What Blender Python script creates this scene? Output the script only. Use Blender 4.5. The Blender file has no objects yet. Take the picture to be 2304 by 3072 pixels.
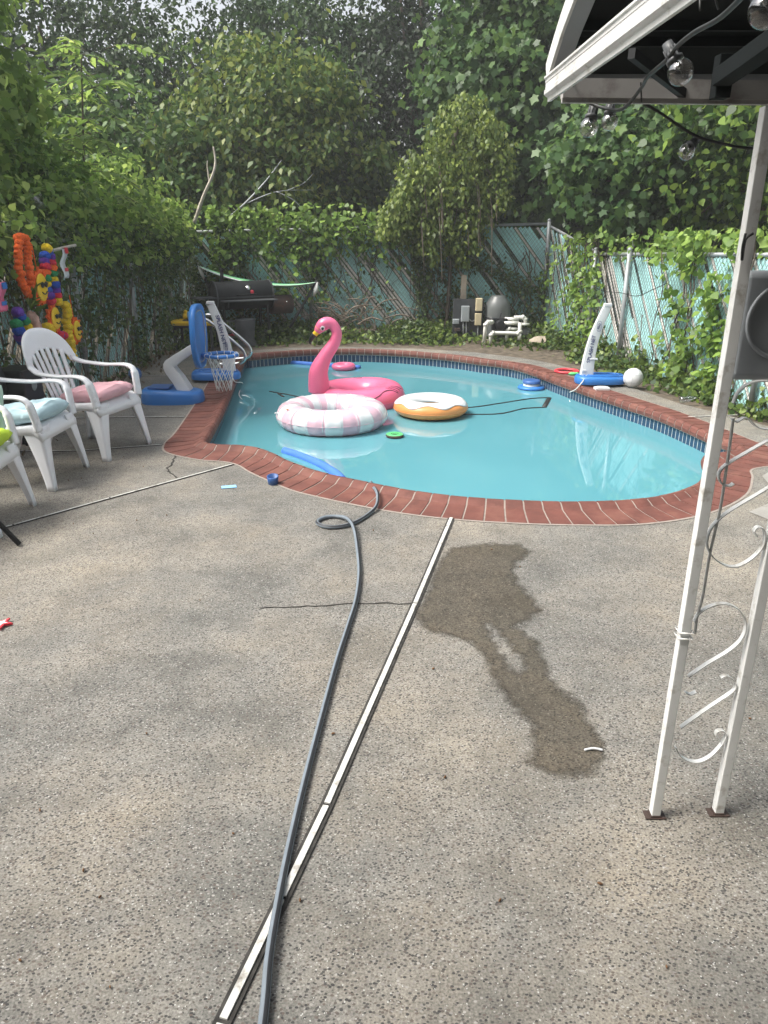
import bpy, bmesh, math, random
import numpy as np
from mathutils import Vector, Matrix, noise
random.seed(7); rng = np.random.default_rng(7)
S = bpy.context.scene; COL = S.collection
R = math.radians
# ---------------------------------------------------------------- camera
F_ = 2218.0; HC = 1.6; PIT = R(20.5)
cam = bpy.data.cameras.new('camera'); camo = bpy.data.objects.new('camera', cam); COL.objects.link(camo)
camo.location = (0, 0, HC); camo.rotation_euler = (R(90) - PIT, 0, 0)
cam.sensor_fit = 'VERTICAL'; cam.sensor_height = 36; cam.lens = 36 * F_ / 3072; cam.clip_end = 500; cam.clip_start = 0.02
S.camera = camo
# ---------------------------------------------------------------- world and sun
SUN_EL, SUN_AZ = R(54), R(-104)       # from the left, a little behind the camera
w = bpy.data.worlds.new('World'); S.world = w; w.use_nodes = True
nt = w.node_tree; bg = nt.nodes['Background']
sky = nt.nodes.new('ShaderNodeTexSky'); sky.sky_type = 'NISHITA'; sky.sun_disc = False
sky.sun_elevation = SUN_EL; sky.sun_rotation = SUN_AZ; sky.air_density = 1.0; sky.dust_density = 6.0; sky.ozone_density = 1.0
hs = nt.nodes.new('ShaderNodeHueSaturation'); hs.inputs['Saturation'].default_value = 0.3
nt.links.new(sky.outputs[0], hs.inputs['Color']); nt.links.new(hs.outputs[0], bg.inputs[0]); bg.inputs[1].default_value = 0.15
sl = bpy.data.lights.new('sun', 'SUN'); sl.energy = 2.2; sl.angle = R(20); sl.color = (1, .95, .86)
so = bpy.data.objects.new('sun', sl); COL.objects.link(so)
sd = Vector((math.sin(SUN_AZ) * math.cos(SUN_EL), math.cos(SUN_AZ) * math.cos(SUN_EL), math.sin(SUN_EL)))
so.rotation_euler = sd.to_track_quat('Z', 'Y').to_euler(); so.location = (0, 0, 10)
S.view_settings.view_transform = 'Standard'; S.view_settings.look = 'None'; S.view_settings.exposure = 0.95; S.view_settings.gamma = 1
S.cycles.max_bounces = 8; S.cycles.transparent_max_bounces = 16
# ---------------------------------------------------------------- helpers
CF, SF = math.cos(PIT), math.sin(PIT)
def ray(u, v):
    a = (u - 1152) / F_; b = (1536 - v) / F_
    return Vector((a, CF + b * SF, -SF + b * CF))
def at(u, v, x=None, y=None, z=None, d=None):
    r = ray(u, v)
    t = x / r.x if x is not None else y / r.y if y is not None else (z - HC) / r.z if z is not None else d
    return Vector((0, 0, HC)) + r * t
def tag(o, label=None, cat=None, group=None, kind=None):
    if label: o['label'] = label
    if cat: o['category'] = cat
    if group: o['group'] = group
    if kind: o['kind'] = kind
    return o
def empty(name, loc, label, cat, group=None, rz=0):
    o = bpy.data.objects.new(name, None); COL.objects.link(o); o.location = loc; o.rotation_euler = (0, 0, rz); o.empty_display_size = .1
    return tag(o, label, cat, group)
def copy_tree(o, parent=None):
    c = o.copy(); COL.objects.link(c); c.parent = parent
    for ch in list(o.children): copy_tree(ch, c)
    return c
class MB:
    def __init__(s): s.v = []; s.f = []; s.m = []; s.cur = 0; s.uv = None
    def add(s, vs, fs):
        k = len(s.v); s.v += [tuple(p) for p in vs]; s.f += [tuple(i + k for i in f) for f in fs]; s.m += [s.cur] * len(fs); return s
    def box(s, c, d, rot=None):
        vs = [Vector((x * d[0] / 2, y * d[1] / 2, z * d[2] / 2)) for x in (-1, 1) for y in (-1, 1) for z in (-1, 1)]
        if rot is not None: vs = [rot @ p for p in vs]
        return s.add([p + Vector(c) for p in vs], [(0, 1, 3, 2), (4, 6, 7, 5), (0, 4, 5, 1), (2, 3, 7, 6), (0, 2, 6, 4), (1, 5, 7, 3)])
    def bar(s, a, b, wd, th, up=(0, 0, 1)):
        a = Vector(a); b = Vector(b); t = (b - a); L = t.length; t.normalize(); u = Vector(up); n = t.cross(u)
        if n.length < 1e-4: n = t.cross(Vector((1, 0, 0)))
        n.normalize(); u = n.cross(t)
        return s.box((a + b) / 2, (L, wd, th), Matrix((t, n, u)).transposed())
    def sweep(s, pts, prof, up=(0, 0, 1), scale=None, closed=False, caps=True):
        """prof: list of (side, up) offsets, optional per-point scale (float or (sx,sy))"""
        pts = [Vector(p) for p in pts]; n = len(pts); m = len(prof); k = len(s.v); rings = []
        prev = None
        for i, p in enumerate(pts):
            t = (pts[(i + 1) % n] - pts[i - 1]) if closed else (pts[min(i + 1, n - 1)] - pts[max(i - 1, 0)])
            t.normalize()
            if prev is None:
                u = Vector(up(i) if callable(up) else up); side = t.cross(u)
                if side.length < 1e-3: side = t.cross(Vector((1, .1, 0)))
                side.normalize(); upv = side.cross(t)
                if not callable(up) and up == 'par': prev = upv
            else: upv = prev
            if callable(up) or not isinstance(up, str): pass
            sc = scale[i] if scale else 1
            sx, sy = sc if isinstance(sc, (tuple, list)) else (sc, sc)
            s.v += [tuple(p + side * (a * sx) + upv * (b * sy)) for a, b in prof]
        seg = n if closed else n - 1
        for i in range(seg):
            for j in range(m):
                a = k + i * m + j; b = k + i * m + (j + 1) % m; c = k + ((i + 1) % n) * m + (j + 1) % m; d = k + ((i + 1) % n) * m + j
                s.f.append((a, b, c, d)); s.m.append(s.cur)
        if caps and not closed:
            s.f.append(tuple(k + j for j in range(m))[::-1]); s.m.append(s.cur)
            s.f.append(tuple(k + (n - 1) * m + j for j in range(m))); s.m.append(s.cur)
        return s
    def tube(s, pts, r, n=8, caps=True, closed=False, stripe=None):
        pts = [Vector(p) for p in pts]; N = len(pts); k = len(s.v)
        rr = r if isinstance(r, (list, tuple)) else [r] * N
        side = None
        for i, p in enumerate(pts):
            t = (pts[(i + 1) % N] - pts[i - 1]) if closed else (pts[min(i + 1, N - 1)] - pts[max(i - 1, 0)])
            if t.length < 1e-9: t = Vector((0, 0, 1))
            t.normalize()
            if side is None:
                ref = Vector((0, 0, 1)) if abs(t.z) < .9 else Vector((0, 1, 0)); side = t.cross(ref).normalized()
            side = (side - t * side.dot(t)).normalized(); upv = side.cross(t)
            for j in range(n):
                a = 2 * math.pi * j / n; s.v.append(tuple(p + (side * math.cos(a) + upv * math.sin(a)) * rr[i]))
        seg = N if closed else N - 1
        for i in range(seg):
            for j in range(n):
                a = k + i * n + j; b = k + i * n + (j + 1) % n; c = k + ((i + 1) % N) * n + (j + 1) % n; d = k + ((i + 1) % N) * n + j
                s.f.append((a, b, c, d)); s.m.append(1 if stripe and j in stripe else s.cur)
        if caps and not closed:
            s.f.append(tuple(k + j for j in range(n))[::-1]); s.m.append(s.cur); s.f.append(tuple(k + (N - 1) * n + j for j in range(n))); s.m.append(s.cur)
        return s
    def lathe(s, prof, c=(0, 0, 0), n=24, rot=None, closed=False):
        k = len(s.v); m = len(prof)
        for i in range(n):
            a = 2 * math.pi * i / n
            for r, z in prof:
                p = Vector((r * math.cos(a), r * math.sin(a), z))
                if rot is not None: p = rot @ p
                s.v.append(tuple(p + Vector(c)))
        for i in range(n):
            for j in range(m if closed else m - 1):
                s.f.append((k + i * m + j, k + ((i + 1) % n) * m + j, k + ((i + 1) % n) * m + (j + 1) % m, k + i * m + (j + 1) % m)); s.m.append(s.cur)
        return s
    def ell(s, c, r, n=12, m=8, rot=None, bump=0):
        if not isinstance(r, (tuple, list)): r = (r, r, r)
        k = len(s.v)
        for i in range(m + 1):
            th = math.pi * i / m
            for j in range(n):
                a = 2 * math.pi * j / n; q = 1 + (random.uniform(-bump, bump) if 0 < i < m else 0)
                p = Vector((r[0] * math.sin(th) * math.cos(a) * q, r[1] * math.sin(th) * math.sin(a) * q, r[2] * math.cos(th) * q))
                if rot is not None: p = rot @ p
                s.v.append(tuple(p + Vector(c)))
        for i in range(m):
            for j in range(n):
                s.f.append((k + i * n + j, k + (i + 1) * n + j, k + (i + 1) * n + (j + 1) % n, k + i * n + (j + 1) % n)); s.m.append(s.cur)
        return s
    def grid(s, fn, nu, nv):
        k = len(s.v)
        for i in range(nu + 1):
            for j in range(nv + 1): s.v.append(tuple(fn(i / nu, j / nv)))
        for i in range(nu):
            for j in range(nv):
                a = k + i * (nv + 1) + j; s.f.append((a, a + nv + 1, a + nv + 2, a + 1)); s.m.append(s.cur)
        return s
    def build(s, name, mats, parent=None, smooth=True, bevel=0, solid=0, sub=0, weld=0):
        me = bpy.data.meshes.new(name); me.from_pydata(s.v, [], s.f)
        if not isinstance(mats, (list, tuple)): mats = [mats]
        for m in mats: me.materials.append(m)
        me.polygons.foreach_set('material_index', s.m); me.polygons.foreach_set('use_smooth', [smooth] * len(s.f))
        if s.uv:
            l = me.uv_layers.new(name='UVMap'); l.data.foreach_set('uv', [c for i in range(len(me.loops)) for c in s.uv[me.loops[i].vertex_index]])
        me.update()
        bm = bmesh.new(); bm.from_mesh(me)
        if weld: bmesh.ops.remove_doubles(bm, verts=bm.verts, dist=weld)
        bmesh.ops.recalc_face_normals(bm, faces=bm.faces); bm.to_mesh(me); bm.free()
        o = bpy.data.objects.new(name, me); COL.objects.link(o); o.parent = parent
        if solid:
            md = o.modifiers.new('solid', 'SOLIDIFY'); md.thickness = solid; md.offset = 0
        if bevel:
            md = o.modifiers.new('bevel', 'BEVEL'); md.width = bevel; md.segments = 2; md.limit_method = 'ANGLE'; md.angle_limit = R(40)
            o.modifiers.new('wn', 'WEIGHTED_NORMAL')
        if sub:
            md = o.modifiers.new('sub', 'SUBSURF'); md.levels = sub; md.render_levels = sub
        return o
def cr(pts, n=6, closed=False):
    """Catmull-Rom through pts"""
    P = [Vector(p) for p in pts]; N = len(P); out = []
    for i in range(N if closed else N - 1):
        if closed: a, b, c, d = P[i - 1], P[i], P[(i + 1) % N], P[(i + 2) % N]
        else: a, b, c, d = P[max(i - 1, 0)], P[i], P[i + 1], P[min(i + 2, N - 1)]
        for k in range(n):
            t = k / n; out.append(.5 * ((2 * b) + (c - a) * t + (2 * a - 5 * b + 4 * c - d) * t * t + (3 * b - a - 3 * c + d) * t ** 3))
    if not closed: out.append(P[-1])
    return out
# ---------------------------------------------------------------- materials
def pmat(name, col, rough=.5, var=.12, scale=6, bump=0, bscale=60, metal=0, spec=.5, dirt=None, dscale=3, dth=.6, coat=0, sss=0):
    m = bpy.data.materials.new(name); m.use_nodes = True; t = m.node_tree; b = t.nodes['Principled BSDF']
    b.inputs['Roughness'].default_value = rough; b.inputs['Metallic'].default_value = metal; b.inputs['Specular IOR Level'].default_value = spec
    b.inputs['Coat Weight'].default_value = coat
    if sss: b.inputs['Subsurface Weight'].default_value = sss; b.inputs['Subsurface Radius'].default_value = (.02, .02, .02)
    tc = t.nodes.new('ShaderNodeTexCoord'); n = t.nodes.new('ShaderNodeTexNoise'); n.inputs['Scale'].default_value = scale; n.inputs['Detail'].default_value = 5
    t.links.new(tc.outputs['Object'], n.inputs['Vector'])
    r = t.nodes.new('ShaderNodeValToRGB'); e = r.color_ramp.elements
    e[0].position = .3; e[1].position = .7
    e[0].color = (*[c * (1 - var) for c in col], 1); e[1].color = (*[min(1, c * (1 + var)) for c in col], 1)
    t.links.new(n.outputs[0], r.inputs[0]); out = r.outputs[0]
    if dirt:
        n2 = t.nodes.new('ShaderNodeTexNoise'); n2.inputs['Scale'].default_value = dscale; n2.inputs['Detail'].default_value = 8; n2.inputs['Roughness'].default_value = .65
        t.links.new(tc.outputs['Object'], n2.inputs['Vector'])
        r2 = t.nodes.new('ShaderNodeValToRGB'); r2.color_ramp.elements[0].position = dth - .08; r2.color_ramp.elements[1].position = dth + .08
        t.links.new(n2.outputs[0], r2.inputs[0]); mx = t.nodes.new('ShaderNodeMix'); mx.data_type = 'RGBA'
        t.links.new(r2.outputs[0], mx.inputs[0]); t.links.new(out, mx.inputs[6]); mx.inputs[7].default_value = (*dirt, 1); out = mx.outputs[2]
    t.links.new(out, b.inputs['Base Color'])
    if bump:
        n3 = t.nodes.new('ShaderNodeTexNoise'); n3.inputs['Scale'].default_value = bscale; n3.inputs['Detail'].default_value = 4
        t.links.new(tc.outputs['Object'], n3.inputs['Vector']); bp = t.nodes.new('ShaderNodeBump'); bp.inputs['Strength'].default_value = bump; bp.inputs['Distance'].default_value = .01
        t.links.new(n3.outputs[0], bp.inputs['Height']); t.links.new(bp.outputs[0], b.inputs['Normal'])
    return m
def leafmat(name, dark, mid, light, trans=.35, rough=.45):
    m = bpy.data.materials.new(name); m.use_nodes = True; t = m.node_tree; b = t.nodes['Principled BSDF']; o = t.nodes['Material Output']
    g = t.nodes.new('ShaderNodeNewGeometry'); r = t.nodes.new('ShaderNodeValToRGB'); e = r.color_ramp.elements
    e[0].color = (*dark, 1); e[1].color = (*light, 1); q = e.new(.55); q.color = (*mid, 1)
    t.links.new(g.outputs['Random Per Island'], r.inputs[0])
    t.links.new(r.outputs[0], b.inputs['Base Color']); b.inputs['Roughness'].default_value = rough; b.inputs['Specular IOR Level'].default_value = .35
    tr = t.nodes.new('ShaderNodeBsdfTranslucent'); mx = t.nodes.new('ShaderNodeMixShader'); mx.inputs[0].default_value = trans
    hs = t.nodes.new('ShaderNodeHueSaturation'); hs.inputs['Value'].default_value = 1.4; hs.inputs['Hue'].default_value = .485
    t.links.new(r.outputs[0], hs.inputs['Color']); t.links.new(hs.outputs[0], tr.inputs['Color'])
    t.links.new(b.outputs[0], mx.inputs[1]); t.links.new(tr.outputs[0], mx.inputs[2]); t.links.new(mx.outputs[0], o.inputs[0])
    return m
M = {}
M['plastic'] = pmat('white_plastic', (.80, .81, .84), .42, .04, 4, dirt=(.5, .5, .5), dscale=9, dth=.7)
M['postwhite'] = pmat('white_painted_metal', (.66, .67, .66), .45, .08, 5, dirt=(.36, .34, .30), dscale=18, dth=.62)
M['postgrey'] = pmat('grey_painted_metal', (.27, .29, .31), .5, .1, 6, dirt=(.12, .12, .12), dscale=5, dth=.68)
M['roofmetal'] = pmat('dull_roof_metal', (.014, .017, .018), .8, .25, 3, spec=.1)
M['darkiron'] = pmat('dark_iron', (.014, .016, .018), .65, .3, 8, spec=.3)
M['rustiron'] = pmat('rusty_iron', (.05, .032, .026), .7, .4, 8, dirt=(.12, .05, .03), dscale=6, dth=.6)
M['innerbeam'] = pmat('shaded_stained_beam_metal', (.38, .37, .36), .55, .12, 7, dirt=(.2, .18, .17), dscale=9, dth=.6)  # grey base carries the shade of the inner face; blotches are stains
M['chrome'] = pmat('stainless_steel', (.75, .76, .77), .18, .03, 3, metal=1)
M['galv'] = pmat('galvanised_steel', (.32, .34, .35), .5, .15, 6, metal=.3)
M['blue'] = pmat('blue_plastic', (.03, .17, .50), .38, .08, 3)
M['bluedk'] = pmat('dull_blue_plastic', (.03, .10, .30), .45, .1, 3)
M['noodle'] = pmat('blue_foam', (.05, .17, .56), .7, .08, 12, bump=.2, bscale=150)
M['pink'] = pmat('pink_vinyl', (.78, .16, .30), .3, .05, 3, spec=.6, sss=.15)
M['palepink'] = pmat('pale_pink_vinyl', (.66, .44, .52), .3, .05, 3, spec=.6)
M['vwhite'] = pmat('white_vinyl', (.66, .68, .70), .3, .04, 3, spec=.6)
M['orange'] = pmat('orange_vinyl', (.72, .29, .09), .35, .08, 4)
M['yellow'] = pmat('yellow_vinyl', (.80, .52, .02), .4, .08, 4)
M['black'] = pmat('black_plastic', (.012, .013, .015), .4, .3, 5)
M['cushpink'] = pmat('pink_cotton', (.66, .38, .42), .9, .1, 5, bump=.25, bscale=25)
M['cushblue'] = pmat('pale_blue_cotton', (.40, .55, .60), .9, .1, 5, bump=.25, bscale=25)
M['cushlime'] = pmat('lime_cotton', (.42, .58, .03), .9, .1, 5, bump=.25, bscale=25)
M['cushmint'] = pmat('mint_cotton', (.45, .62, .52), .9, .08, 5, bump=.25, bscale=25)
M['rubber'] = pmat('grey_hose', (.15, .18, .21), .7, .1, 40)
M['hosedk'] = pmat('black_hose_stripe', (.02, .022, .026), .5, .1, 40)
M['bark'] = pmat('bark', (.10, .08, .06), .9, .35, 12, bump=.6, bscale=30)
M['barklt'] = pmat('pale_dead_wood', (.42, .38, .32), .8, .2, 15)
M['aqua'] = pmat('aqua_slat', (.40, .70, .70), .55, .22, 2, dirt=(.2, .36, .34), dscale=4, dth=.64)
M['paleslat'] = pmat('pale_slat', (.66, .62, .58), .6, .15, 3, dirt=(.3, .27, .22), dscale=6, dth=.66)
M['wire'] = pmat('chain_link_wire', (.20, .23, .23), .5, .2, 6, metal=.3)
M['pvc'] = pmat('white_pvc', (.68, .68, .64), .4, .05, 6, dirt=(.4, .38, .3), dscale=12, dth=.7)
M['beige'] = pmat('beige_box', (.58, .50, .33), .5, .05, 5)
M['greybox'] = pmat('grey_box', (.30, .33, .35), .5, .06, 5)
M['board'] = pmat('weathered_board', (.045, .05, .055), .8, .35, 6)
M['tank'] = pmat('grey_tank', (.12, .13, .13), .4, .15, 4)
M['rope'] = pmat('white_rope', (.7, .7, .68), .8, .08, 60)
M['green'] = pmat('green_vinyl', (.10, .55, .18), .4, .1, 5)
M['red'] = pmat('red_plastic', (.62, .04, .06), .4, .1, 5)
M['socket'] = pmat('grey_socket', (.07, .075, .08), .5, .15, 20)
M['cable'] = pmat('dark_cable', (.02, .022, .022), .5, .2, 20)
M['stone'] = pmat('stone', (.33, .28, .22), .9, .2, 10, bump=.5, bscale=20)
M['paperb'] = pmat('pale_blue_card', (.25, .5, .75), .7, .05, 5)
M['deadleaf'] = pmat('dead_leaf', (.14, .07, .03), .8, .4, 20)
M['seam'] = pmat('dark_seam', (.03, .02, .03), .5, .1, 5)
for nme, c in dict(o=(.80, .13, .02), y=(.75, .52, .02), g=(.02, .22, .08), b=(.02, .08, .42), p=(.12, .04, .32), r=(.62, .03, .06)).items():
    M['pom' + nme] = pmat('pompom_' + nme, c, .95, .25, 60, bump=.8, bscale=120)
def glass(name, tint=(1, 1, 1), rough=0):
    m = bpy.data.materials.new(name); m.use_nodes = True; t = m.node_tree; o = t.nodes['Material Output']; t.nodes.remove(t.nodes['Principled BSDF'])
    tr = t.nodes.new('ShaderNodeBsdfTransparent'); tr.inputs[0].default_value = (*tint, 1); gl = t.nodes.new('ShaderNodeBsdfGlossy'); gl.inputs['Roughness'].default_value = rough + .02
    fr = t.nodes.new('ShaderNodeLayerWeight'); fr.inputs[0].default_value = .30; n = t.nodes.new('ShaderNodeTexNoise'); n.inputs['Scale'].default_value = 25
    bp = t.nodes.new('ShaderNodeBump'); bp.inputs['Strength'].default_value = .05; t.links.new(n.outputs[0], bp.inputs['Height']); t.links.new(bp.outputs[0], gl.inputs['Normal'])
    mx = t.nodes.new('ShaderNodeMixShader'); sc_ = t.nodes.new('ShaderNodeMath'); sc_.operation = 'MULTIPLY_ADD'; sc_.inputs[1].default_value = .45; sc_.inputs[2].default_value = .16; sc_.use_clamp = True; t.links.new(fr.outputs['Facing'], sc_.inputs[0]); t.links.new(sc_.outputs[0], mx.inputs[0]); t.links.new(tr.outputs[0], mx.inputs[1]); t.links.new(gl.outputs[0], mx.inputs[2]); t.links.new(mx.outputs[0], o.inputs[0])
    return m
M['glass'] = glass('bulb_glass', (.86, .86, .86))
M['pinkclear'] = glass('clear_pink_vinyl', (.9, .25, .45), .1)

def deck_mat(name, mul=.56, wet=False):
    m = bpy.data.materials.new(name); m.use_nodes = True; t = m.node_tree; b = t.nodes['Principled BSDF']; N = t.nodes.new; L = t.links.new
    tc = N('ShaderNodeTexCoord')
    def noise_(sc, det=5, ro=.6):
        n = N('ShaderNodeTexNoise'); n.inputs['Scale'].default_value = sc; n.inputs['Detail'].default_value = det; n.inputs['Roughness'].default_value = ro; L(tc.outputs['Object'], n.inputs['Vector']); return n.outputs[0]
    def ramp(src, stops):
        r = N('ShaderNodeValToRGB'); e = r.color_ramp.elements
        e[0].position = stops[0][0]; e[0].color = (*stops[0][1], 1); e[1].position = stops[-1][0]; e[1].color = (*stops[-1][1], 1)
        for p, c in stops[1:-1]: q = e.new(p); q.color = (*c, 1)
        L(src, r.inputs[0]); return r.outputs[0]
    def mix(f, a, c, mode='MIX'):
        x = N('ShaderNodeMix'); x.data_type = 'RGBA'; x.blend_type = mode
        for s, i in ((f, 0), (a, 6), (c, 7)):
            if hasattr(s, 'links'): L(s, x.inputs[i])
            else: x.inputs[i].default_value = s if i == 0 else (*s, 1)
        return x.outputs[2]
    base = ramp(noise_(.7, 8, .62), [(.34, (.27 * mul, .275 * mul, .26 * mul)), (.46, (.35 * mul, .345 * mul, .32 * mul)), (.56, (.425 * mul, .40 * mul, .35 * mul)), (.68, (.56 * mul, .52 * mul, .44 * mul))])
    base = mix(1.0, base, ramp(noise_(2.1, 8, .7), [(.36, (.74, .75, .75)), (.5, (1.0, 1.0, 1.0)), (.66, (1.16, 1.12, 1.06))]), 'MULTIPLY')
    fine = ramp(noise_(160, 3), [(.3, (.52, .52, .52)), (.7, (1.38, 1.37, 1.35))]); base = mix(1.0, base, fine, 'MULTIPLY')
    blot = ramp(noise_(3.2, 7, .7), [(.38, (.78, .77, .76)), (.6, (1.05, 1.04, 1.03))]); base = mix(1.0, base, blot, 'MULTIPLY')
    # stones: stretched voronoi cells, each its own tone
    mp = N('ShaderNodeMapping'); mp.inputs['Scale'].default_value = (1, 1.35, 1); mp.inputs['Rotation'].default_value = (0, 0, .5); L(tc.outputs['Object'], mp.inputs[0])
    v = N('ShaderNodeTexVoronoi'); v.inputs['Scale'].default_value = 120; L(mp.outputs[0], v.inputs['Vector'])
    sep = N('ShaderNodeSeparateColor'); L(v.outputs['Color'], sep.inputs[0])
    dens = N('ShaderNodeMath'); dens.operation = 'MULTIPLY_ADD'; L(noise_(1.6, 4), dens.inputs[0]); dens.inputs[1].default_value = 1.1; dens.inputs[2].default_value = .02
    pick = N('ShaderNodeMath'); pick.operation = 'LESS_THAN'; L(sep.outputs[0], pick.inputs[0]); L(dens.outputs[0], pick.inputs[1])
    inr = N('ShaderNodeMath'); inr.operation = 'LESS_THAN'; L(v.outputs['Distance'], inr.inputs[0]); inr.inputs[1].default_value = .5
    an = N('ShaderNodeMath'); an.operation = 'MULTIPLY'; L(pick.outputs[0], an.inputs[0]); L(inr.outputs[0], an.inputs[1])
    scol = ramp(sep.outputs[1], [(0, (.055, .055, .058)), (.35, (.12, .115, .11)), (.6, (.2, .16, .135)), (.85, (.33, .31, .29)), (1, (.6, .58, .54))])
    sm = N('ShaderNodeMath'); sm.operation = 'MULTIPLY'; L(an.outputs[0], sm.inputs[0]); sm.inputs[1].default_value = .92
    col = mix(sm.outputs[0], base, mix(1.0, scol, (mul, mul, mul), 'MULTIPLY'))
    # white grit
    v2 = N('ShaderNodeTexVoronoi'); v2.inputs['Scale'].default_value = 330; L(tc.outputs['Object'], v2.inputs['Vector']); s2 = N('ShaderNodeSeparateColor'); L(v2.outputs['Color'], s2.inputs[0])
    g1 = N('ShaderNodeMath'); g1.operation = 'GREATER_THAN'; L(s2.outputs[0], g1.inputs[0]); g1.inputs[1].default_value = .991
    col = mix(g1.outputs[0], col, (.42, .42, .40))
    if wet: col = mix(1.0, col, (.52, .475, .41), 'MULTIPLY')
    L(col, b.inputs['Base Color']); b.inputs['Roughness'].default_value = .5 if wet else .88; b.inputs['Specular IOR Level'].default_value = .3
    bp = N('ShaderNodeBump'); bp.inputs['Strength'].default_value = .5; bp.inputs['Distance'].default_value = .003; L(noise_(120, 3), bp.inputs['Height']); L(bp.outputs[0], b.inputs['Normal'])
    if wet:
        at_ = N('ShaderNodeAttribute'); at_.attribute_name = 'wet'; ad = N('ShaderNodeMath'); ad.operation = 'ADD'; L(at_.outputs['Fac'], ad.inputs[0])
        nn = N('ShaderNodeMath'); nn.operation = 'MULTIPLY_ADD'; L(noise_(16, 8, .7), nn.inputs[0]); nn.inputs[1].default_value = 1.5; nn.inputs[2].default_value = -.75; L(nn.outputs[0], ad.inputs[1])
        mr = N('ShaderNodeMapRange'); mr.inputs[1].default_value = .24; mr.inputs[2].default_value = .80; L(ad.outputs[0], mr.inputs[0])
        tr = N('ShaderNodeBsdfTransparent'); mx = N('ShaderNodeMixShader'); L(mr.outputs[0], mx.inputs[0]); L(tr.outputs[0], mx.inputs[1]); L(b.outputs[0], mx.inputs[2]); L(mx.outputs[0], t.nodes['Material Output'].inputs[0])
    return m
M['deck'] = deck_mat('aggregate_concrete'); M['deckwet'] = deck_mat('wet_aggregate_concrete', wet=True)
M['patch'] = pmat('smooth_concrete', (.27, .26, .24), .85, .14, 5, bump=.2, bscale=60, dirt=(.20, .185, .16), dscale=7, dth=.62)
M['strip'] = pmat('pale_concrete', (.24, .22, .18), .9, .2, 6, bump=.3, bscale=40)
M['dirt'] = pmat('dirt', (.085, .068, .05), .95, .45, 9, bump=1.0, bscale=25, dirt=(.16, .13, .09), dscale=14, dth=.58)
M['brick'] = pmat('terracotta_brick', (.135, .046, .034), .75, .25, 7, bump=.25, bscale=50, dirt=(.175, .072, .052), dscale=3.5, dth=.6)
M['grout'] = pmat('pale_grout', (.28, .24, .21), .9, .12, 30)
M['plaster'] = pmat('pool_plaster', (.42, .62, .66), .8, .1, 1.5)
def tile_mat():
    m = bpy.data.materials.new('navy_waterline_tile'); m.use_nodes = True; t = m.node_tree; b = t.nodes['Principled BSDF']
    uv = t.nodes.new('ShaderNodeTexCoord'); br = t.nodes.new('ShaderNodeTexBrick'); br.offset = 0
    br.inputs['Scale'].default_value = 1; br.inputs['Brick Width'].default_value = .06; br.inputs['Row Height'].default_value = .15; br.inputs['Mortar Size'].default_value = .0035
    br.inputs['Color1'].default_value = (.012, .04, .085, 1); br.inputs['Color2'].default_value = (.02, .055, .11, 1); br.inputs['Mortar'].default_value = (.45, .47, .48, 1)
    t.links.new(uv.outputs['UV'], br.inputs['Vector']); t.links.new(br.outputs[0], b.inputs['Base Color']); b.inputs['Roughness'].default_value = .25; return m
M['tile'] = tile_mat()
def water_mat():
    m = bpy.data.materials.new('pool_water'); m.use_nodes = True; t = m.node_tree; N = t.nodes.new; L = t.links.new; o = t.nodes['Material Output']; t.nodes.remove(t.nodes['Principled BSDF'])
    tc = N('ShaderNodeTexCoord'); n1 = N('ShaderNodeTexNoise'); n1.inputs['Scale'].default_value = 2.2; n1.inputs['Detail'].default_value = 3; L(tc.outputs['Object'], n1.inputs['Vector'])
    bp = N('ShaderNodeBump'); bp.inputs['Strength'].default_value = .004; bp.inputs['Distance'].default_value = .03; L(n1.outputs[0], bp.inputs['Height'])
    gl = N('ShaderNodeBsdfGlossy'); gl.inputs['Roughness'].default_value = .0; L(bp.outputs[0], gl.inputs['Normal'])
    df = N('ShaderNodeBsdfDiffuse')
    n2 = N('ShaderNodeTexNoise'); n2.inputs['Scale'].default_value = .5; n2.inputs['Detail'].default_value = 3; L(tc.outputs['Object'], n2.inputs['Vector'])
    r = N('ShaderNodeValToRGB'); r.color_ramp.elements[0].position = .3; r.color_ramp.elements[1].position = .7; r.color_ramp.elements[0].color = (.11, .34, .405, 1); r.color_ramp.elements[1].color = (.14, .395, .46, 1); L(n2.outputs[0], r.inputs[0]); L(r.outputs[0], df.inputs[0])
    tr = N('ShaderNodeBsdfTransparent'); tr.inputs[0].default_value = (.35, .8, .85, 1)
    a = N('ShaderNodeMixShader'); a.inputs[0].default_value = .13; L(df.outputs[0], a.inputs[1]); L(tr.outputs[0], a.inputs[2])
    fr = N('ShaderNodeFresnel'); fr.inputs[0].default_value = 1.85; L(bp.outputs[0], fr.inputs['Normal'])
    mx = N('ShaderNodeMixShader'); L(fr.outputs[0], mx.inputs[0]); L(a.outputs[0], mx.inputs[1]); L(gl.outputs[0], mx.inputs[2]); L(mx.outputs[0], o.inputs[0]); return m
M['water'] = water_mat()
LM = {}
LM['bgdark'] = leafmat('dark_foliage', (0.021, 0.047, 0.018), (0.044, 0.088, 0.034), (0.091, 0.150, 0.052), .35)
LM['void'] = leafmat('shaded_dark_foliage', (.010, .022, .010), (.022, .042, .018), (.04, .07, .028), .25)  # deep shade of the hollow put into these leaf tones
LM['mulb'] = leafmat('mulberry_foliage', (.025, .055, .015), (.06, .125, .03), (.24, .36, .07), .4)
LM['bgmid'] = leafmat('mid_foliage', (.035, .075, .02), (.08, .145, .035), (.22, .26, .06), .4)
LM['maple'] = leafmat('maple_foliage', (0.029, 0.072, 0.023), (0.065, 0.130, 0.038), (0.130, 0.221, 0.058), .35)
LM['hang'] = leafmat('yellow_green_foliage', (.06, .10, .02), (.13, .19, .04), (.26, .32, .07), .4)
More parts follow.
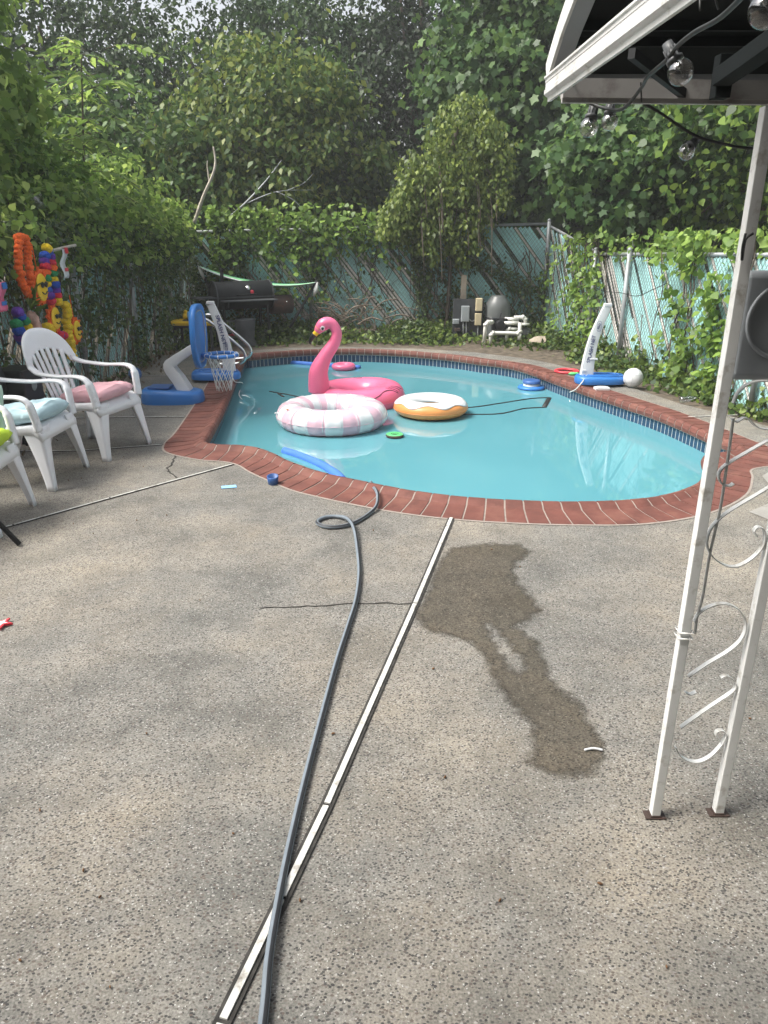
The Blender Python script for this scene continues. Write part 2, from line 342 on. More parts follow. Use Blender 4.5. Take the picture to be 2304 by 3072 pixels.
LM['bright'] = leafmat('bright_foliage', (0.055, 0.121, 0.028), (0.132, 0.253, 0.044), (0.264, 0.418, 0.088), .5)
LM['sap'] = leafmat('sapling_foliage', (.07, .13, .03), (.16, .27, .06), (.32, .42, .12), .55)
LM['ivy'] = leafmat('ivy_foliage', (0.022, 0.053, 0.018), (0.060, 0.105, 0.033), (0.135, 0.180, 0.053), .25)
LM['vine'] = leafmat('vine_foliage', (0.068, 0.135, 0.027), (0.162, 0.270, 0.054), (0.297, 0.432, 0.095), .4)
LM['weed'] = leafmat('weed_foliage', (0.036, 0.072, 0.018), (0.090, 0.144, 0.030), (0.204, 0.276, 0.060), .3)

def fill(name, outer, hole, z, mat, parent=None, kind='structure'):
    bm = bmesh.new(); es = []
    for loop in [outer] + ([hole] if hole else []):
        vs = [bm.verts.new((p[0], p[1], z)) for p in loop]
        es += [bm.edges.new((vs[i], vs[(i + 1) % len(vs)])) for i in range(len(vs))]
    bmesh.ops.triangle_fill(bm, use_beauty=True, use_dissolve=False, edges=es)
    bmesh.ops.recalc_face_normals(bm, faces=bm.faces)
    if sum(f.normal.z for f in bm.faces) < 0: bmesh.ops.reverse_faces(bm, faces=bm.faces)
    me = bpy.data.meshes.new(name); bm.to_mesh(me); bm.free(); me.materials.append(mat)
    o = bpy.data.objects.new(name, me); COL.objects.link(o); o.parent = parent
    if kind and not parent: o['kind'] = kind
    return o
# ---------------------------------------------------------------- pool
PIN = [(-1.90, 10.35), (-1.80, 9.2), (-1.66, 8.0), (-1.54, 6.9), (-1.48, 6.2), (-1.46, 5.93), (-1.44, 5.80), (-1.34, 5.73), (-1.15, 5.70), (-.97, 5.61), (-.82, 5.44), (-.69, 5.25), (-.45, 5.00), (-.27, 4.87), (-.09, 4.75), (.18, 4.59), (.44, 4.48), (.74, 4.41), (1.10, 4.37), (1.47, 4.39), (1.82, 4.51), (2.12, 4.76), (2.32, 5.12), (2.40, 5.36), (2.48, 5.46), (2.66, 5.52), (2.78, 5.60), (2.79, 5.75), (2.73, 6.0), (2.60, 6.75), (2.43, 7.3), (2.2, 8.0), (1.99, 8.7), (1.87, 9.15), (1.70, 9.62), (1.50, 9.88), (1.27, 10.07), (1.05, 10.30), (.70, 10.56), (.13, 10.86), (-.49, 10.98), (-1.09, 10.90), (-1.62, 10.62), (-1.84, 10.46)]
POUT = [(-2.22, 10.45), (-2.11, 9.2), (-1.97, 8.0), (-1.86, 6.9), (-1.80, 6.2), (-1.79, 5.85), (-1.70, 5.61), (-1.42, 5.42), (-1.20, 5.36), (-1.08, 5.27), (-.98, 5.12), (-.86, 4.97), (-.63, 4.71), (-.43, 4.56), (-.22, 4.43), (.06, 4.28), (.36, 4.17), (.70, 4.10), (1.12, 4.06), (1.55, 4.08), (1.98, 4.25), (2.36, 4.58), (2.58, 4.95), (2.66, 5.14), (2.78, 5.22), (2.98, 5.28), (3.08, 5.42), (3.10, 5.75), (3.04, 6.08), (2.90, 6.83), (2.74, 7.39), (2.50, 8.1), (2.29, 8.8), (2.17, 9.26), (1.97, 9.79), (1.70, 10.1), (1.45, 10.30), (1.23, 10.54), (.84, 10.82), (.20, 11.13), (-.49, 11.26), (-1.19, 11.18), (-1.84, 10.88), (-2.13, 10.68)]
ci = cr([(x, y, 0) for x, y in PIN], 14, True); co = cr([(x, y, 0) for x, y in POUT], 14, True)
mid = [(a + b) / 2 for a, b in zip(ci, co)]; cum = [0]
for i in range(len(mid)): cum.append(cum[-1] + (mid[(i + 1) % len(mid)] - mid[i]).length)
TOT = cum[-1]
def lerp_loop(loop, s):
    s %= TOT
    lo, hi = 0, len(cum) - 1
    while hi - lo > 1:
        m_ = (lo + hi) // 2
        if cum[m_] <= s: lo = m_
        else: hi = m_
    t = (s - cum[lo]) / max(1e-9, cum[lo + 1] - cum[lo]); return loop[lo % len(loop)].lerp(loop[(lo + 1) % len(loop)], t)
fill('ground', [(-60, -40), (60, -40), (60, 90), (-60, 90)], [(p.x, p.y) for p in mid[::4]], -.02, M['dirt'])
DECKO = [(-3.22, -3), (5.5, -3), (5.5, 4.5), (3.62, 5.9), (3.36, 6.7), (3.02, 7.4), (2.72, 8.5), (2.52, 9.3), (2.24, 9.95), (1.93, 10.4), (1.3, 10.98), (.4, 11.36), (-.5, 11.5), (-1.4, 11.42), (-2.2, 11.05), (-3.22, 10.6)]
fill('pool_deck', DECKO, [(p.x, p.y) for p in co[::3]], 0, M['deck'])
PX = [(2.60, 4.62), (2.68, 5.0), (2.82, 5.14), (3.05, 5.2), (3.3, 5.3), (4.5, 5.2), (4.5, 3.3), (3.0, 3.35), (2.35, 4.05), (2.25, 4.27), (2.44, 4.42)]
fill('smooth_concrete_patch', PX, None, .004, M['patch'])
# coping: grout bed + bricks as one mesh each
pool = empty('swimming_pool', (0, 0, 0), 'swimming pool edged with red brick coping and a dark blue tile band', 'pool')
pool['kind'] = 'structure'
prof = [(0.0, -.10), (0.0, .006), (.45, .010), (.70, .016), (.80, .034), (.88, .046), (.95, .044), (1.0, .030), (1.03, .0), (1.0, -.035), (.93, -.045)]
def ring_mesh(name, profile, mat, dz=0, ss=None, gap=0):
    mb = MB()
    if ss is None:
        n = len(ci); m = len(profile)
        for i in range(n):
            for t, z in profile: p = co[i].lerp(ci[i], t); mb.v.append((p.x, p.y, z + dz))
        for i in range(n):
            for j in range(m - 1): mb.f.append((i * m + j, ((i + 1) % n) * m + j, ((i + 1) % n) * m + j + 1, i * m + j + 1)); mb.m.append(0)
    else:
        m = len(profile)
        for a, b in ss:
            k = len(mb.v); jit = random.uniform(-.0015, .0015); q = 4
            for e in range(q + 1):
                s_ = a + gap / 2 + (b - a - gap) * e / q; o_, i_ = lerp_loop(co, s_), lerp_loop(ci, s_)
                for t, z in profile: p = o_.lerp(i_, t); mb.v.append((p.x, p.y, z + dz + jit))
            for e in range(q):
                for j in range(m - 1): mb.f.append((k + e * m + j, k + (e + 1) * m + j, k + (e + 1) * m + j + 1, k + e * m + j + 1)); mb.m.append(0)
            for off in (0, q * m):
                mb.f.append(tuple(k + off + j for j in range(m))); mb.m.append(0)
    return mb
NB = round(TOT / .122); ss = [(TOT * i / NB, TOT * (i + 1) / NB) for i in range(NB)]
ring_mesh('g', [(t * .985 + .004, z - .004) for t, z in prof], None).build('coping_grout', M['grout'], pool)
cop = ring_mesh('b', prof, None, 0, ss, .011).build('brick_coping', M['brick'], pool, smooth=False)
# tile band & basin walls
def wall(name, z0, z1, t, mat, uvs=False):
    mb = MB(); n = len(ci); s_ = 0; mb.uv = []
    for i in range(n + 1):
        p = co[i % n].lerp(ci[i % n], t); q = co[(i + 1) % n].lerp(ci[(i + 1) % n], t)
        mb.v += [(p.x, p.y, z0), (p.x, p.y, z1)]; mb.uv += [(s_, z0), (s_, z1)]; s_ += (q - p).length
        if i < n: mb.f.append((2 * i, 2 * i + 2, 2 * i + 3, 2 * i + 1)); mb.m.append(0)
    return mb.build(name, mat, pool)
wall('tile_band', -.20, -.03, .90, M['tile']); wall('basin_wall', -1.3, -.20, .895, M['plaster'])
fill('basin_floor', [(p.x, p.y) for p in mid[::3]], None, -1.3, M['plaster'], pool)
WZ = -.145
wl = [co[i].lerp(ci[i], .90) for i in range(0, len(ci), 3)]
fill('water', [(p.x, p.y) for p in wl], None, WZ, M['water'])
# wet stain : grid with mask attribute
def stain(name, poly, holes, label=None):
    P = [Vector((x, y)) for x, y in poly]
    def sdf(x, y, pl):
        ins = False; dm = 9
        for i in range(len(pl)):
            a, b = pl[i], pl[(i + 1) % len(pl)]; ab = b - a; t = max(0, min(1, (Vector((x, y)) - a).dot(ab) / max(ab.length_squared, 1e-9))); dm = min(dm, (a + ab * t - Vector((x, y))).length)
            if (a.y > y) != (b.y > y) and x < (b.x - a.x) * (y - a.y) / (b.y - a.y) + a.x: ins = not ins
        return dm if ins else -dm
    x0, x1 = min(p.x for p in P) - .1, max(p.x for p in P) + .1; y0, y1 = min(p.y for p in P) - .1, max(p.y for p in P) + .1
    st = .025; nx = int((x1 - x0) / st); ny = int((y1 - y0) / st); mb = MB(); vals = []
    mb.grid(lambda a, b: (x0 + (x1 - x0) * a, y0 + (y1 - y0) * b, .003), nx, ny)
    H = [[Vector(q) for q in h] for h in holes]
    for vx in mb.v:
        d = sdf(vx[0], vx[1], P)
        for h in H: d = min(d, -sdf(vx[0], vx[1], h))
        vals.append(max(0, min(1, .5 + d / .09)))
    o = mb.build(name, M['deckwet'], None); at_ = o.data.attributes.new('wet', 'FLOAT', 'POINT'); at_.data.foreach_set('value', vals); o['kind'] = 'structure'; return o
def gp(u, v): p = at(u, v, z=0); return (p.x, p.y)
stain('wet_patch', [gp(*p) for p in [(1345, 1650), (1430, 1635), (1560, 1635), (1590, 1655), (1545, 1690), (1535, 1730), (1570, 1770), (1620, 1830), (1600, 1850), (1545, 1880), (1610, 1930), (1635, 1990), (1650, 2040), (1690, 2080), (1730, 2110), (1765, 2170), (1805, 2240), (1800, 2290), (1740, 2330), (1660, 2325), (1590, 2290), (1610, 2230), (1600, 2180), (1560, 2130), (1515, 2090), (1480, 2030), (1450, 1960), (1400, 1920), (1290, 1890), (1248, 1860), (1285, 1780), (1310, 1710)]], [[gp(*p) for p in [(1455, 1870), (1490, 1885), (1540, 1950), (1575, 1985), (1570, 2035), (1530, 2010), (1480, 1930)]]])
# expansion joints
def joint(name, pts, wd, hgt, gw, zbase=.0, mat=None, breaks=()):
    mb = MB(); n = len(pts) - 1
    for i in range(n):
        a = Vector((*pts[i], .004)); b = Vector((*pts[i + 1], .004)); mb.cur = 1
        mb.bar(a, b, gw, .004); mb.cur = 0
        a.z = b.z = .004 + hgt / 2; d = (b - a).normalized(); mb.bar(a + d * .006, b - d * .006, wd, hgt)
    o = mb.build(name, [mat or M['jointwhite'], M['jointdk']], None, smooth=False); o['kind'] = 'structure'; return o
M['jointwhite'] = pmat('weathered_white_strip', (.56, .56, .53), .6, .12, 9, dirt=(.22, .20, .17), dscale=22, dth=.60)
M['jointdk'] = pmat('dark_joint_gap', (.035, .033, .03), .95, .6, 30)
joint('expansion_joint', [gp(1354, 1556), gp(1245, 1815), gp(980, 2420), gp(846, 2700), gp(667, 3072), (-.52, .45), (-1.2, -2.2)], .018, .007, .040)
joint('expansion_joint', [gp(700, 1394), gp(330, 1496), gp(40, 1577), (-3.2, 3.05)], .012, .004, .024)
joint('expansion_joint', [(-3.2, 6.78), (-1.87, 6.83)], .012, .003, .02)
joint('expansion_joint', [(-3.2, 5.62), (-2.4, 5.66), (-1.80, 5.84)], .012, .003, .02)
joint('expansion_joint', [(-3.2, 9.0), (-2.1, 9.03)], .014, .003, .02)
joint('expansion_joint', [gp(1990, 1255), (3.36, 6.9)], .012, .003, .02)
mb = MB()
def crack(pts, wd):
    for k in range(len(pts) - 1):
        a, b = Vector((*gp(*pts[k]), .003)), Vector((*gp(*pts[k + 1]), .003)); n = 5; prev = a
        for j in range(1, n + 1):
            q = a.lerp(b, j / n)
            if j < n: q += Vector((random.uniform(-.01, .01), random.uniform(-.01, .01), 0))
            mb.bar(prev, q, wd * random.uniform(.5, 1.2), .002); prev = q
crack([(524, 1368), (515, 1395), (500, 1405), (510, 1420), (530, 1434)], .010)
crack([(1240, 1812), (1120, 1812), (1000, 1816), (900, 1822), (780, 1826)], .006)
o = mb.build('deck_crack', M['jointdk'], None, smooth=False); o['kind'] = 'structure'
# grime edge outside the coping
mb = MB(); n = len(co)
for i in range(n):
    p = co[i]; q = p + (p - ci[i]).normalized() * .016; mb.v += [(p.x, p.y, .005), (q.x, q.y, .0035)]
for i in range(n): mb.f.append((2 * i, (2 * i + 2) % (2 * n), (2 * i + 3) % (2 * n), 2 * i + 1)); mb.m.append(0)
mb.build('mortar_edge', M['grout'], pool)

# ---------------------------------------------------------------- foliage engine
OV = np.array([[0, 0, 0], [-.30, .38, .09], [-.16, .78, .04], [0, 1, -.06], [.16, .78, .04], [.30, .38, .09]])
MP = np.array([[0, 0, 0], [-.34, -.02, .03], [-.26, .22, .02], [-.58, .50, -.05], [-.28, .62, .05], [0, 1, -.08], [.28, .62, .05], [.58, .50, -.05], [.26, .22, .02], [.34, -.02, .03]])
HT = np.array([[0, 0, 0], [-.40, .12, .05], [-.42, .45, .04], [0, 1, -.08], [.42, .45, .04], [.40, .12, .05]])
def norm(a): return a / np.maximum(np.linalg.norm(a, axis=1, keepdims=True), 1e-9)
def leaves(name, pts, out, size, tmpl, mat, parent=None, droop=.6, jit=.8, face=.5, sv=.35, dirs=None):
    pts = np.asarray(pts, float); n = len(pts); out = np.asarray(out, float)
    if out.ndim == 1: out = np.tile(out, (n, 1))
    d = norm(rng.normal(size=(n, 3)) * jit + np.array([0, 0, -1.]) * droop + out * .4) if dirs is None else norm(dirs + rng.normal(size=(n, 3)) * .15)
    nn = norm(rng.normal(size=(n, 3)) * jit * .8 + np.array([0, 0, 1.]) * .7 + out * face)
    x = norm(np.cross(d, nn)); z = np.cross(x, d)
    sz = size * (1 + rng.uniform(-sv, sv, size=(n, 1, 1)))
    V = (tmpl[None, :, 0:1] * x[:, None, :] + tmpl[None, :, 1:2] * d[:, None, :] + tmpl[None, :, 2:3] * z[:, None, :]) * sz + pts[:, None, :]
    k = len(tmpl); me = bpy.data.meshes.new(name); me.vertices.add(n * k); me.vertices.foreach_set('co', V.reshape(-1))
    me.loops.add(n * k); me.loops.foreach_set('vertex_index', np.arange(n * k, dtype=np.int32)); me.polygons.add(n)
    me.polygons.foreach_set('loop_start', np.arange(0, n * k, k, dtype=np.int32)); me.update(calc_edges=True); me.validate()
    me.materials.append(mat); o = bpy.data.objects.new(name, me); COL.objects.link(o); o.parent = parent; return o
def crown_pts(c, r, ncl, per, cr_, flat=.6, bias=.4):
    cl = norm(rng.normal(size=(ncl, 3))) * (rng.uniform(0, 1, (ncl, 1)) ** bias); cl[:, 2] = np.clip(cl[:, 2], -1, 1)
    C = np.array(c) + cl * np.array(r)
    q = rng.normal(size=(ncl, per, 3)) * .62
    sc = cr_ * rng.uniform(.6, 1.4, (ncl, 1, 1)); q = q * sc * np.array([1, 1, flat])
    P = (C[:, None, :] + q).reshape(-1, 3); out = norm(np.repeat(cl, per, 0) + q.reshape(-1, 3) * .8)
    return P, out, C
def trunk(parent, base, top, r, C, nl=10, mat=None):
    mb = MB(); base = Vector(base); top = Vector(top)
    pts = [base.lerp(top, t) + Vector((random.uniform(-.06, .06), random.uniform(-.06, .06), 0)) * (top - base).length * .35 * (0 < t < 1) for t in [i / 6 for i in range(7)]]
    pts = cr(pts, 3); mb.tube(pts, [r * (1 - .75 * i / (len(pts) - 1)) for i in range(len(pts))], 8)
    idx = rng.choice(len(C), min(nl, len(C)), replace=False)
    for i in idx:
        e = Vector(C[i]); k = int(len(pts) * random.uniform(.3, .9)); s_ = pts[k]; m_ = s_.lerp(e, .5) + Vector((0, 0, random.uniform(0, .2)))
        l = cr([s_, m_, e], 4); mb.tube(l, [r * .4 * (1 - .8 * j / (len(l) - 1)) for j in range(len(l))], 5)
    return mb.build('trunk', mat or M['bark'], parent)
def tree(name, base, c, r, ncl, per, clr, size, tm, mat, label, cat='tree', group=None, tr=.12, nl=10, **kw):
    e = empty(name, base, label, cat, group); b = Vector(base); cc = Vector(c) - b
    fl = kw.pop('flat', .6); bi = kw.pop('bias', .4)
    P, out, C = crown_pts(cc, r, ncl, per, clr, fl, bi)
    keep = P[:, 2] + b.z > .05
    leaves('crown', P[keep], out[keep], size, tm, mat, e, **kw)
    trunk(e, (0, 0, 0), (cc.x, cc.y, cc.z + r[2] * .4), tr, C, nl); return e
# background wood, individually grown
bgl = ['tall dark tree behind the far left of the yard', 'dark broad tree left of the sky gaps', 'dark tree rising behind the dead white branch', 'dark tree behind the brush pile', 'darkest tree behind the middle of the back fence', 'dark tree between the drooping vine and the maple', 'dark tree behind the maple', 'dark tree behind the white awning']
for i, (x, y, z, rx, rz) in enumerate([(-10, 16.5, 4.2, 2.6, 4.2), (-7.2, 18, 4.1, 2.4, 4.0), (-4.2, 18.5, 3.7, 2.3, 3.7), (-1.6, 19, 3.9, 2.2, 4.0), (.8, 18.5, 4.2, 2.2, 4.4), (3.4, 19, 4.2, 2.4, 4.2), (6.2, 18, 4.0, 2.6, 4.2), (9.4, 17, 4.0, 2.6, 4.2)]):
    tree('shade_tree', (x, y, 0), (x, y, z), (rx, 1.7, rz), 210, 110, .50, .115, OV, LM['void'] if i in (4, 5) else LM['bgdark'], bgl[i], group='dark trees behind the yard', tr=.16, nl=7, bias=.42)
for i, (x, y, z, rx, rz, lab) in enumerate([(-9, 23, 5, 4, 4, 'far tree seen through gaps at the upper left'), (-2.5, 24, 4, 4, 3.4, 'far tree seen through gaps behind the middle trees'), (5, 24, 5, 4.5, 5, 'far tree hidden behind the maple')]):
    tree('far_tree', (x, y, 0), (x, y, z), (rx, 1.8, rz), 60, 80, .62, .14, OV, LM['bgdark'], lab, group='far trees', tr=.2, nl=5, bias=.42)
tree('broadleaf_tree', (-2.3, 15.2, 0), (-2.1, 15.0, 3.0), (2.1, 1.2, 2.1), 230, 70, .40, .125, OV, LM['bgmid'], 'mid green tree with yellowing leaves above the brush pile', tr=.1, droop=1.0)
tree('broadleaf_tree', (-5.0, 14.5, 0), (-4.9, 14.5, 2.5), (1.9, 1.2, 1.8), 110, 55, .45, .14, OV, LM['maple'], 'leafy green tree behind the left fence corner', tr=.1)
tree('maple_tree', (3.2, 15.0, 0), (2.9, 14.7, 4.2), (2.1, 1.3, 2.7), 380, 75, .38, .13, MP, LM['maple'], 'maple tree with broad lobed leaves left of the awning', tr=.13, droop=1.1, face=.7)
tree('maple_tree', (4.1, 11.6, 0), (3.5, 11.5, 2.6), (1.1, 1.0, 1.0), 120, 60, .30, .115, MP, LM['maple'], 'low maple limb mass hanging over the fence corner', tr=.07, droop=1.1, face=.7)
tree('mulberry_tree', (5.2, 10.2, 0), (4.8, 10.0, 2.75), (1.5, 1.6, 1.35), 170, 50, .34, .095, HT, LM['mulb'], 'bright mulberry tree behind the right fence under the awning', tr=.08, droop=1.0)
tree('mulberry_tree', (6.5, 12.5, 0), (6.3, 12.5, 3.4), (2.2, 1.5, 2.4), 260, 70, .42, .12, HT, LM['maple'], 'darker mulberry tree farther behind the right fence', tr=.1)
# draping vine tree over the back fence
nz_ = lambda x: noise.noise(Vector((x, .7, .3)))
e = empty('draped_vine', (1.05, 12.72, 0), 'drooping yellow green vine hanging over the back fence like a curtain', 'vine')
P = []
for i in range(460):
    x = rng.uniform(-1.05, .85); top = 3.85 - 1.7 * abs(x - .12) ** 1.4 + .35 * nz_(x * 2.3 + 4); low = 1.5 + (.55 if x > .55 else 0) - (.15 if abs(x + .05) < .3 else 0) + .3 * nz_(x * 3.1 + 9)
    if x < -.75: top = min(top, 2.35)
    z0 = rng.uniform(low + .25, max(low + .3, top)); ln = max(.2, rng.uniform(.2, .75)); ln = min(ln, z0 - low + .1); y = rng.uniform(-.35, .45)
    m_ = int(ln * 70) + 4; t = rng.uniform(0, 1, m_); P.append(np.stack([x + rng.normal(0, .05, m_) + .10 * np.sin(t * 4 + i), y + rng.normal(0, .04, m_), z0 - t * ln], 1))
P = np.concatenate(P); leaves('foliage', P, (0, -1, 0), .075, OV, LM['hang'], e, droop=1.2, jit=.6)
mb = MB()
for i in range(14):
    x = random.uniform(-.6, .6); z0 = random.uniform(1.9, 2.6); l = cr([(x * .2, 0, 1.6), (x * .7, -.1, z0), (x + .1, -.3, z0 - .2), (x + .15, -.4, z0 - random.uniform(.5, 1.2))], 5); mb.tube(l, .008, 4)
mb.tube(cr([(0, .2, 0), (.05, .2, 1.2), (-.05, .15, 2.4), (.1, .1, 3.2)], 5), .035, 6); mb.build('stem', M['bark'], e)
# left side
tree('sapling', (-4.1, 7.4, 0), (-3.95, 7.3, 3.05), (.62, .7, 1.6), 105, 44, .26, .10, MP, LM['sap'], 'tall young sapling with pale lobed leaves above the garlands', tr=.035, droop=.9, face=.8)
tree('sapling', (-4.6, 8.8, 0), (-4.4, 8.6, 3.0), (.8, .8, 1.6), 100, 44, .26, .10, HT, LM['sap'], 'second young sapling with pale leaves behind the first', tr=.03, droop=.9)
tree('shrub', (-4.0, 6.3, 0), (-3.95, 6.3, 1.95), (.6, .8, .45), 50, 46, .2, .075, OV, LM['bright'], 'bright leafy shrub spilling over the left fence above the pink chair', 'shrub', tr=.03)
tree('shrub', (-3.9, 8.6, 0), (-3.8, 8.6, 2.0), (.65, 1.0, .55), 70, 46, .22, .085, OV, LM['bright'], 'bright leafy shrub over the middle of the left fence', 'shrub', tr=.03)
tree('shrub', (-4.0, 11.2, 0), (-3.9, 11.2, 2.0), (.8, 1.3, .65), 80, 46, .26, .09, OV, LM['sap'], 'leafy shrub over the far end of the left fence', 'shrub', tr=.03)
tree('shrub', (-2.6, 14.3, 0), (-2.6, 14.3, 1.7), (1.0, .5, .7), 60, 40, .25, .10, OV, LM['maple'], 'dark leafy shrub behind the left half of the back fence', 'shrub', tr=.03)
tree('shrub', (-6.2, 9.5, 0), (-6.0, 10, 2.6), (1.2, 2.2, 1.2), 90, 46, .4, .12, OV, LM['maple'], 'green shrub mass deep behind the left fence', 'shrub', tr=.04)
# compound leaf tree (tree of heaven)
e = empty('compound_leaf_tree', (-4.0, 10.2, 0), 'slender tree with long feathery compound leaves beside the dead white branch', 'tree')
P = []; D = []; mb = MB(); top = Vector((.55, -.5, 3.5))
stem = cr([(0, 0, 0), (.1, -.1, 1.2), (.35, -.3, 2.4), tuple(top)], 8); mb.tube(stem, [.03 * (1 - .8 * i / (len(stem) - 1)) for i in range(len(stem))], 6)
for i in range(70):
    s_ = stem[random.randint(len(stem) // 3, len(stem) - 1)]; a = random.uniform(0, 2 * math.pi); L_ = random.uniform(.45, .8)
    dirv = Vector((math.cos(a), math.sin(a), random.uniform(-.1, .6))).normalized(); o0 = s_ + Vector((random.uniform(-.3, .3), random.uniform(-.3, .3), random.uniform(-.2, .2)))
    pts = [o0 + dirv * L_ * t + Vector((0, 0, -.45 * L_ * t * t)) for t in [k / 10 for k in range(11)]]; mb.tube(pts, .004, 4)
    sd_ = dirv.cross(Vector((0, 0, 1))).normalized()
    for k in range(2, 11):
        for sg in (-1, 1): P.append(tuple(pts[k])); D.append(tuple(sd_ * sg + dirv * .5 + Vector((0, 0, -.45))))
leaves('foliage', P, (0, -.5, .5), .14, OV * np.array([.75, 1, 1]), LM['sap'], e, dirs=np.array(D), jit=.3)
mb.build('trunk', M['bark'], e)
# dead wood
def branch(name, label, pts, r, mat, subs=()):
    mb = MB(); l = cr(pts, 5); mb.tube(l, [r * (1 - .6 * i / (len(l) - 1)) for i in range(len(l))], 6)
    for p in subs: l = cr(p, 5); mb.tube(l, [r * .5 * (1 - .7 * i / (len(l) - 1)) for i in range(len(l))], 5)
    return tag(mb.build(name, mat), label, 'branch')
A = lambda u, v, y=12.6: tuple(at(u, v, y=y))
branch('dead_branch', 'bare white forked branch leaning above the left fence corner', [A(583, 668, 12.2), A(610, 590, 12.1), A(640, 520, 12.0), A(646, 480, 12.0), A(640, 440, 12.0)], .028, M['barklt'], [[A(628, 545, 12.1), A(622, 500, 12.1), A(622, 482, 12.1)]])
branch('dead_branch', 'grey twiggy bare branches spreading above the back fence', [A(690, 650, 13.6), A(740, 605, 13.6), A(800, 540, 13.7), A(845, 480, 13.8)], .02, M['galv'], [[A(740, 610, 13.6), A(830, 575, 13.6), A(940, 570, 13.7)], [A(830, 575, 13.6), A(880, 600, 13.6), A(920, 640, 13.6)], [A(860, 572, 13.6), A(910, 550, 13.7), A(940, 520, 13.7)]])

# ---------------------------------------------------------------- fences
def fence(name, label, a, b, z0, za, zb, posts, slat_dir=1, miss=.05, seed=1, off=.02):
    """chain link panel line from a to b (xy), top height za -> zb, diagonal slats"""
    rd = random.Random(seed); a = Vector((*a, 0)); b = Vector((*b, 0)); t = (b - a); L = t.length; t.normalize(); nrm = Vector((t.y, -t.x, 0))
    e = empty(name, a, label, 'fence')
    def P(s, z, o=0): return t * s + Vector((0, 0, z)) + nrm * o
    def top(s): return za + (zb - za) * s / L
    mb = MB(); mb.tube([P(0, za), P(L, zb)], .021, 8); mb.build('top_rail', M['galv'], e)
    for s_ in posts: mb = MB(); mb.tube([P(s_, -.02, .05), P(s_, top(s_) + .04, .05)], .03, 8); mb.ell(P(s_, top(s_) + .05, .05), .033, 8, 6); mb.build('post', M['galv'], e)
    def clip(c, sl):   # line z = (s - c)*sl
        pts = []
        N = 40; s_a, s_b = None, None
        lo = 0; hi = L
        # param by z from z0 to top
        zA, zB = z0, max(za, zb)
        sA = c + zA / sl; sB = c + zB / sl
        ts = [i / 30 for i in range(31)]; ok = [q for q in ts if 0 <= sA + (sB - sA) * q <= L and zA + (zB - zA) * q <= top(sA + (sB - sA) * q) - .02]
        if len(ok) < 2: return None
        q0, q1 = ok[0], ok[-1]; return (sA + (sB - sA) * q0, zA + (zB - zA) * q0), (sA + (sB - sA) * q1, zA + (zB - zA) * q1)
    wr = MB(); c = -2.5
    while c < L + 2.5:
        for sl in (1.25, -1.25):
            k = clip(c, sl)
            if k: wr.bar(P(*k[0], off + .004 * (1 if sl > 0 else -1)), P(*k[1], off + .004 * (1 if sl > 0 else -1)), .0035, .0035)
        c += .062
    wr.build('chain_link', M['wire'], e, smooth=False)
    s1, s2 = MB(), MB(); c = -2.5; i = 0
    while c < L + 2.5:
        k = clip(c, -1.25 * slat_dir); i += 1
        if k and rd.random() > miss:
            (sa, zA), (sb, zB) = k
            if rd.random() < .12: m_ = rd.uniform(.3, .7); sb = sa + (sb - sa) * m_; zB = zA + (zB - zA) * m_
            q = (s2 if i % 5 == 0 or rd.random() < .06 else s1); oo = rd.uniform(-.004, .004)
            q.bar(P(sa, zA, oo), P(sb, zB, oo), .004, .034 if q is s2 else .053, up=nrm.cross(P(sb, zB) - P(sa, zA)))
        c += .072
    s1.build('slats', M['aqua'], e, smooth=False); s2.build('pale_slats', M['paleslat'], e, smooth=False)
    return e
# bars: orient so that the slat face is in the fence plane
FBL, FBR = (-3.25, 13.2), (2.73, 13.0)
fence('chain_link_fence', 'tall back fence with aqua diagonal slats behind the pool', FBL, FBR, .1, 1.66, 1.78, [0.03, 2.0, 3.93, 5.95], 1, .03, 3)
FR = [(2.73, 12.98), (3.0, 10.85), (3.55, 6.9), (4.3, 2.2)]
fence('chain_link_fence', 'short sloping fence section at the back right corner', FR[0], FR[1], .05, 1.74, 1.36, [2.1], 1, .12, 4)
fence('chain_link_fence', 'right side fence with aqua and white slats behind the volleyball', FR[1], FR[2], .03, 1.36, 1.44, [1.0, 3.93], 1, .03, 5)
fence('chain_link_fence', 'near right fence seen behind the awning post', FR[2], FR[3], .03, 1.46, 1.48, [2.4], 1, .05, 6)
fence('chain_link_fence', 'ivy covered left fence behind the white chairs', (-3.22, 4.2), (-3.25, 13.18), .05, 1.5, 1.62, [1.9, 3.75, 5.55, 7.3], -1, .25, 7)
# vines
def nz(x, y, z, s=1.0): return noise.noise(Vector((x * s, y * s, z * s)))
def vine(name, label, a, b, side, zfun, n, dens, size, tm, mat, off=(.03, .16), cat='vine', stems=14, **kw):
    a = Vector((*a, 0)); b = Vector((*b, 0)); t = b - a; L = t.length; t.normalize(); nr = Vector((side[0], side[1], 0)).normalized()
    e = empty(name, a, label, cat); P = []
    while len(P) < n:
        s_ = random.uniform(0, L); z0, z1 = zfun(s_ / L); z = random.uniform(z0, z1)
        if random.random() < dens(s_ / L, z, a + t * s_): P.append(tuple(t * s_ + nr * random.uniform(*off) + Vector((0, 0, z))))
    leaves('foliage', P, tuple(nr * .9), size, tm, mat, e, **kw)
    mb = MB()
    for i in range(stems):
        s_ = random.uniform(0, L); z0, z1 = zfun(s_ / L); z = z0; pts = []
        while z < z1: pts.append(t * s_ + nr * random.uniform(.02, .06) + Vector((0, 0, z))); s_ += random.uniform(-.15, .15); s_ = min(max(s_, 0), L); z += random.uniform(.12, .3)
        if len(pts) > 2: mb.tube(cr(pts, 3), random.uniform(.003, .009), 4)
    if mb.v: mb.build('stem', M['bark'], e)
    return e
sg = lambda x: 1 / (1 + math.exp(-x))
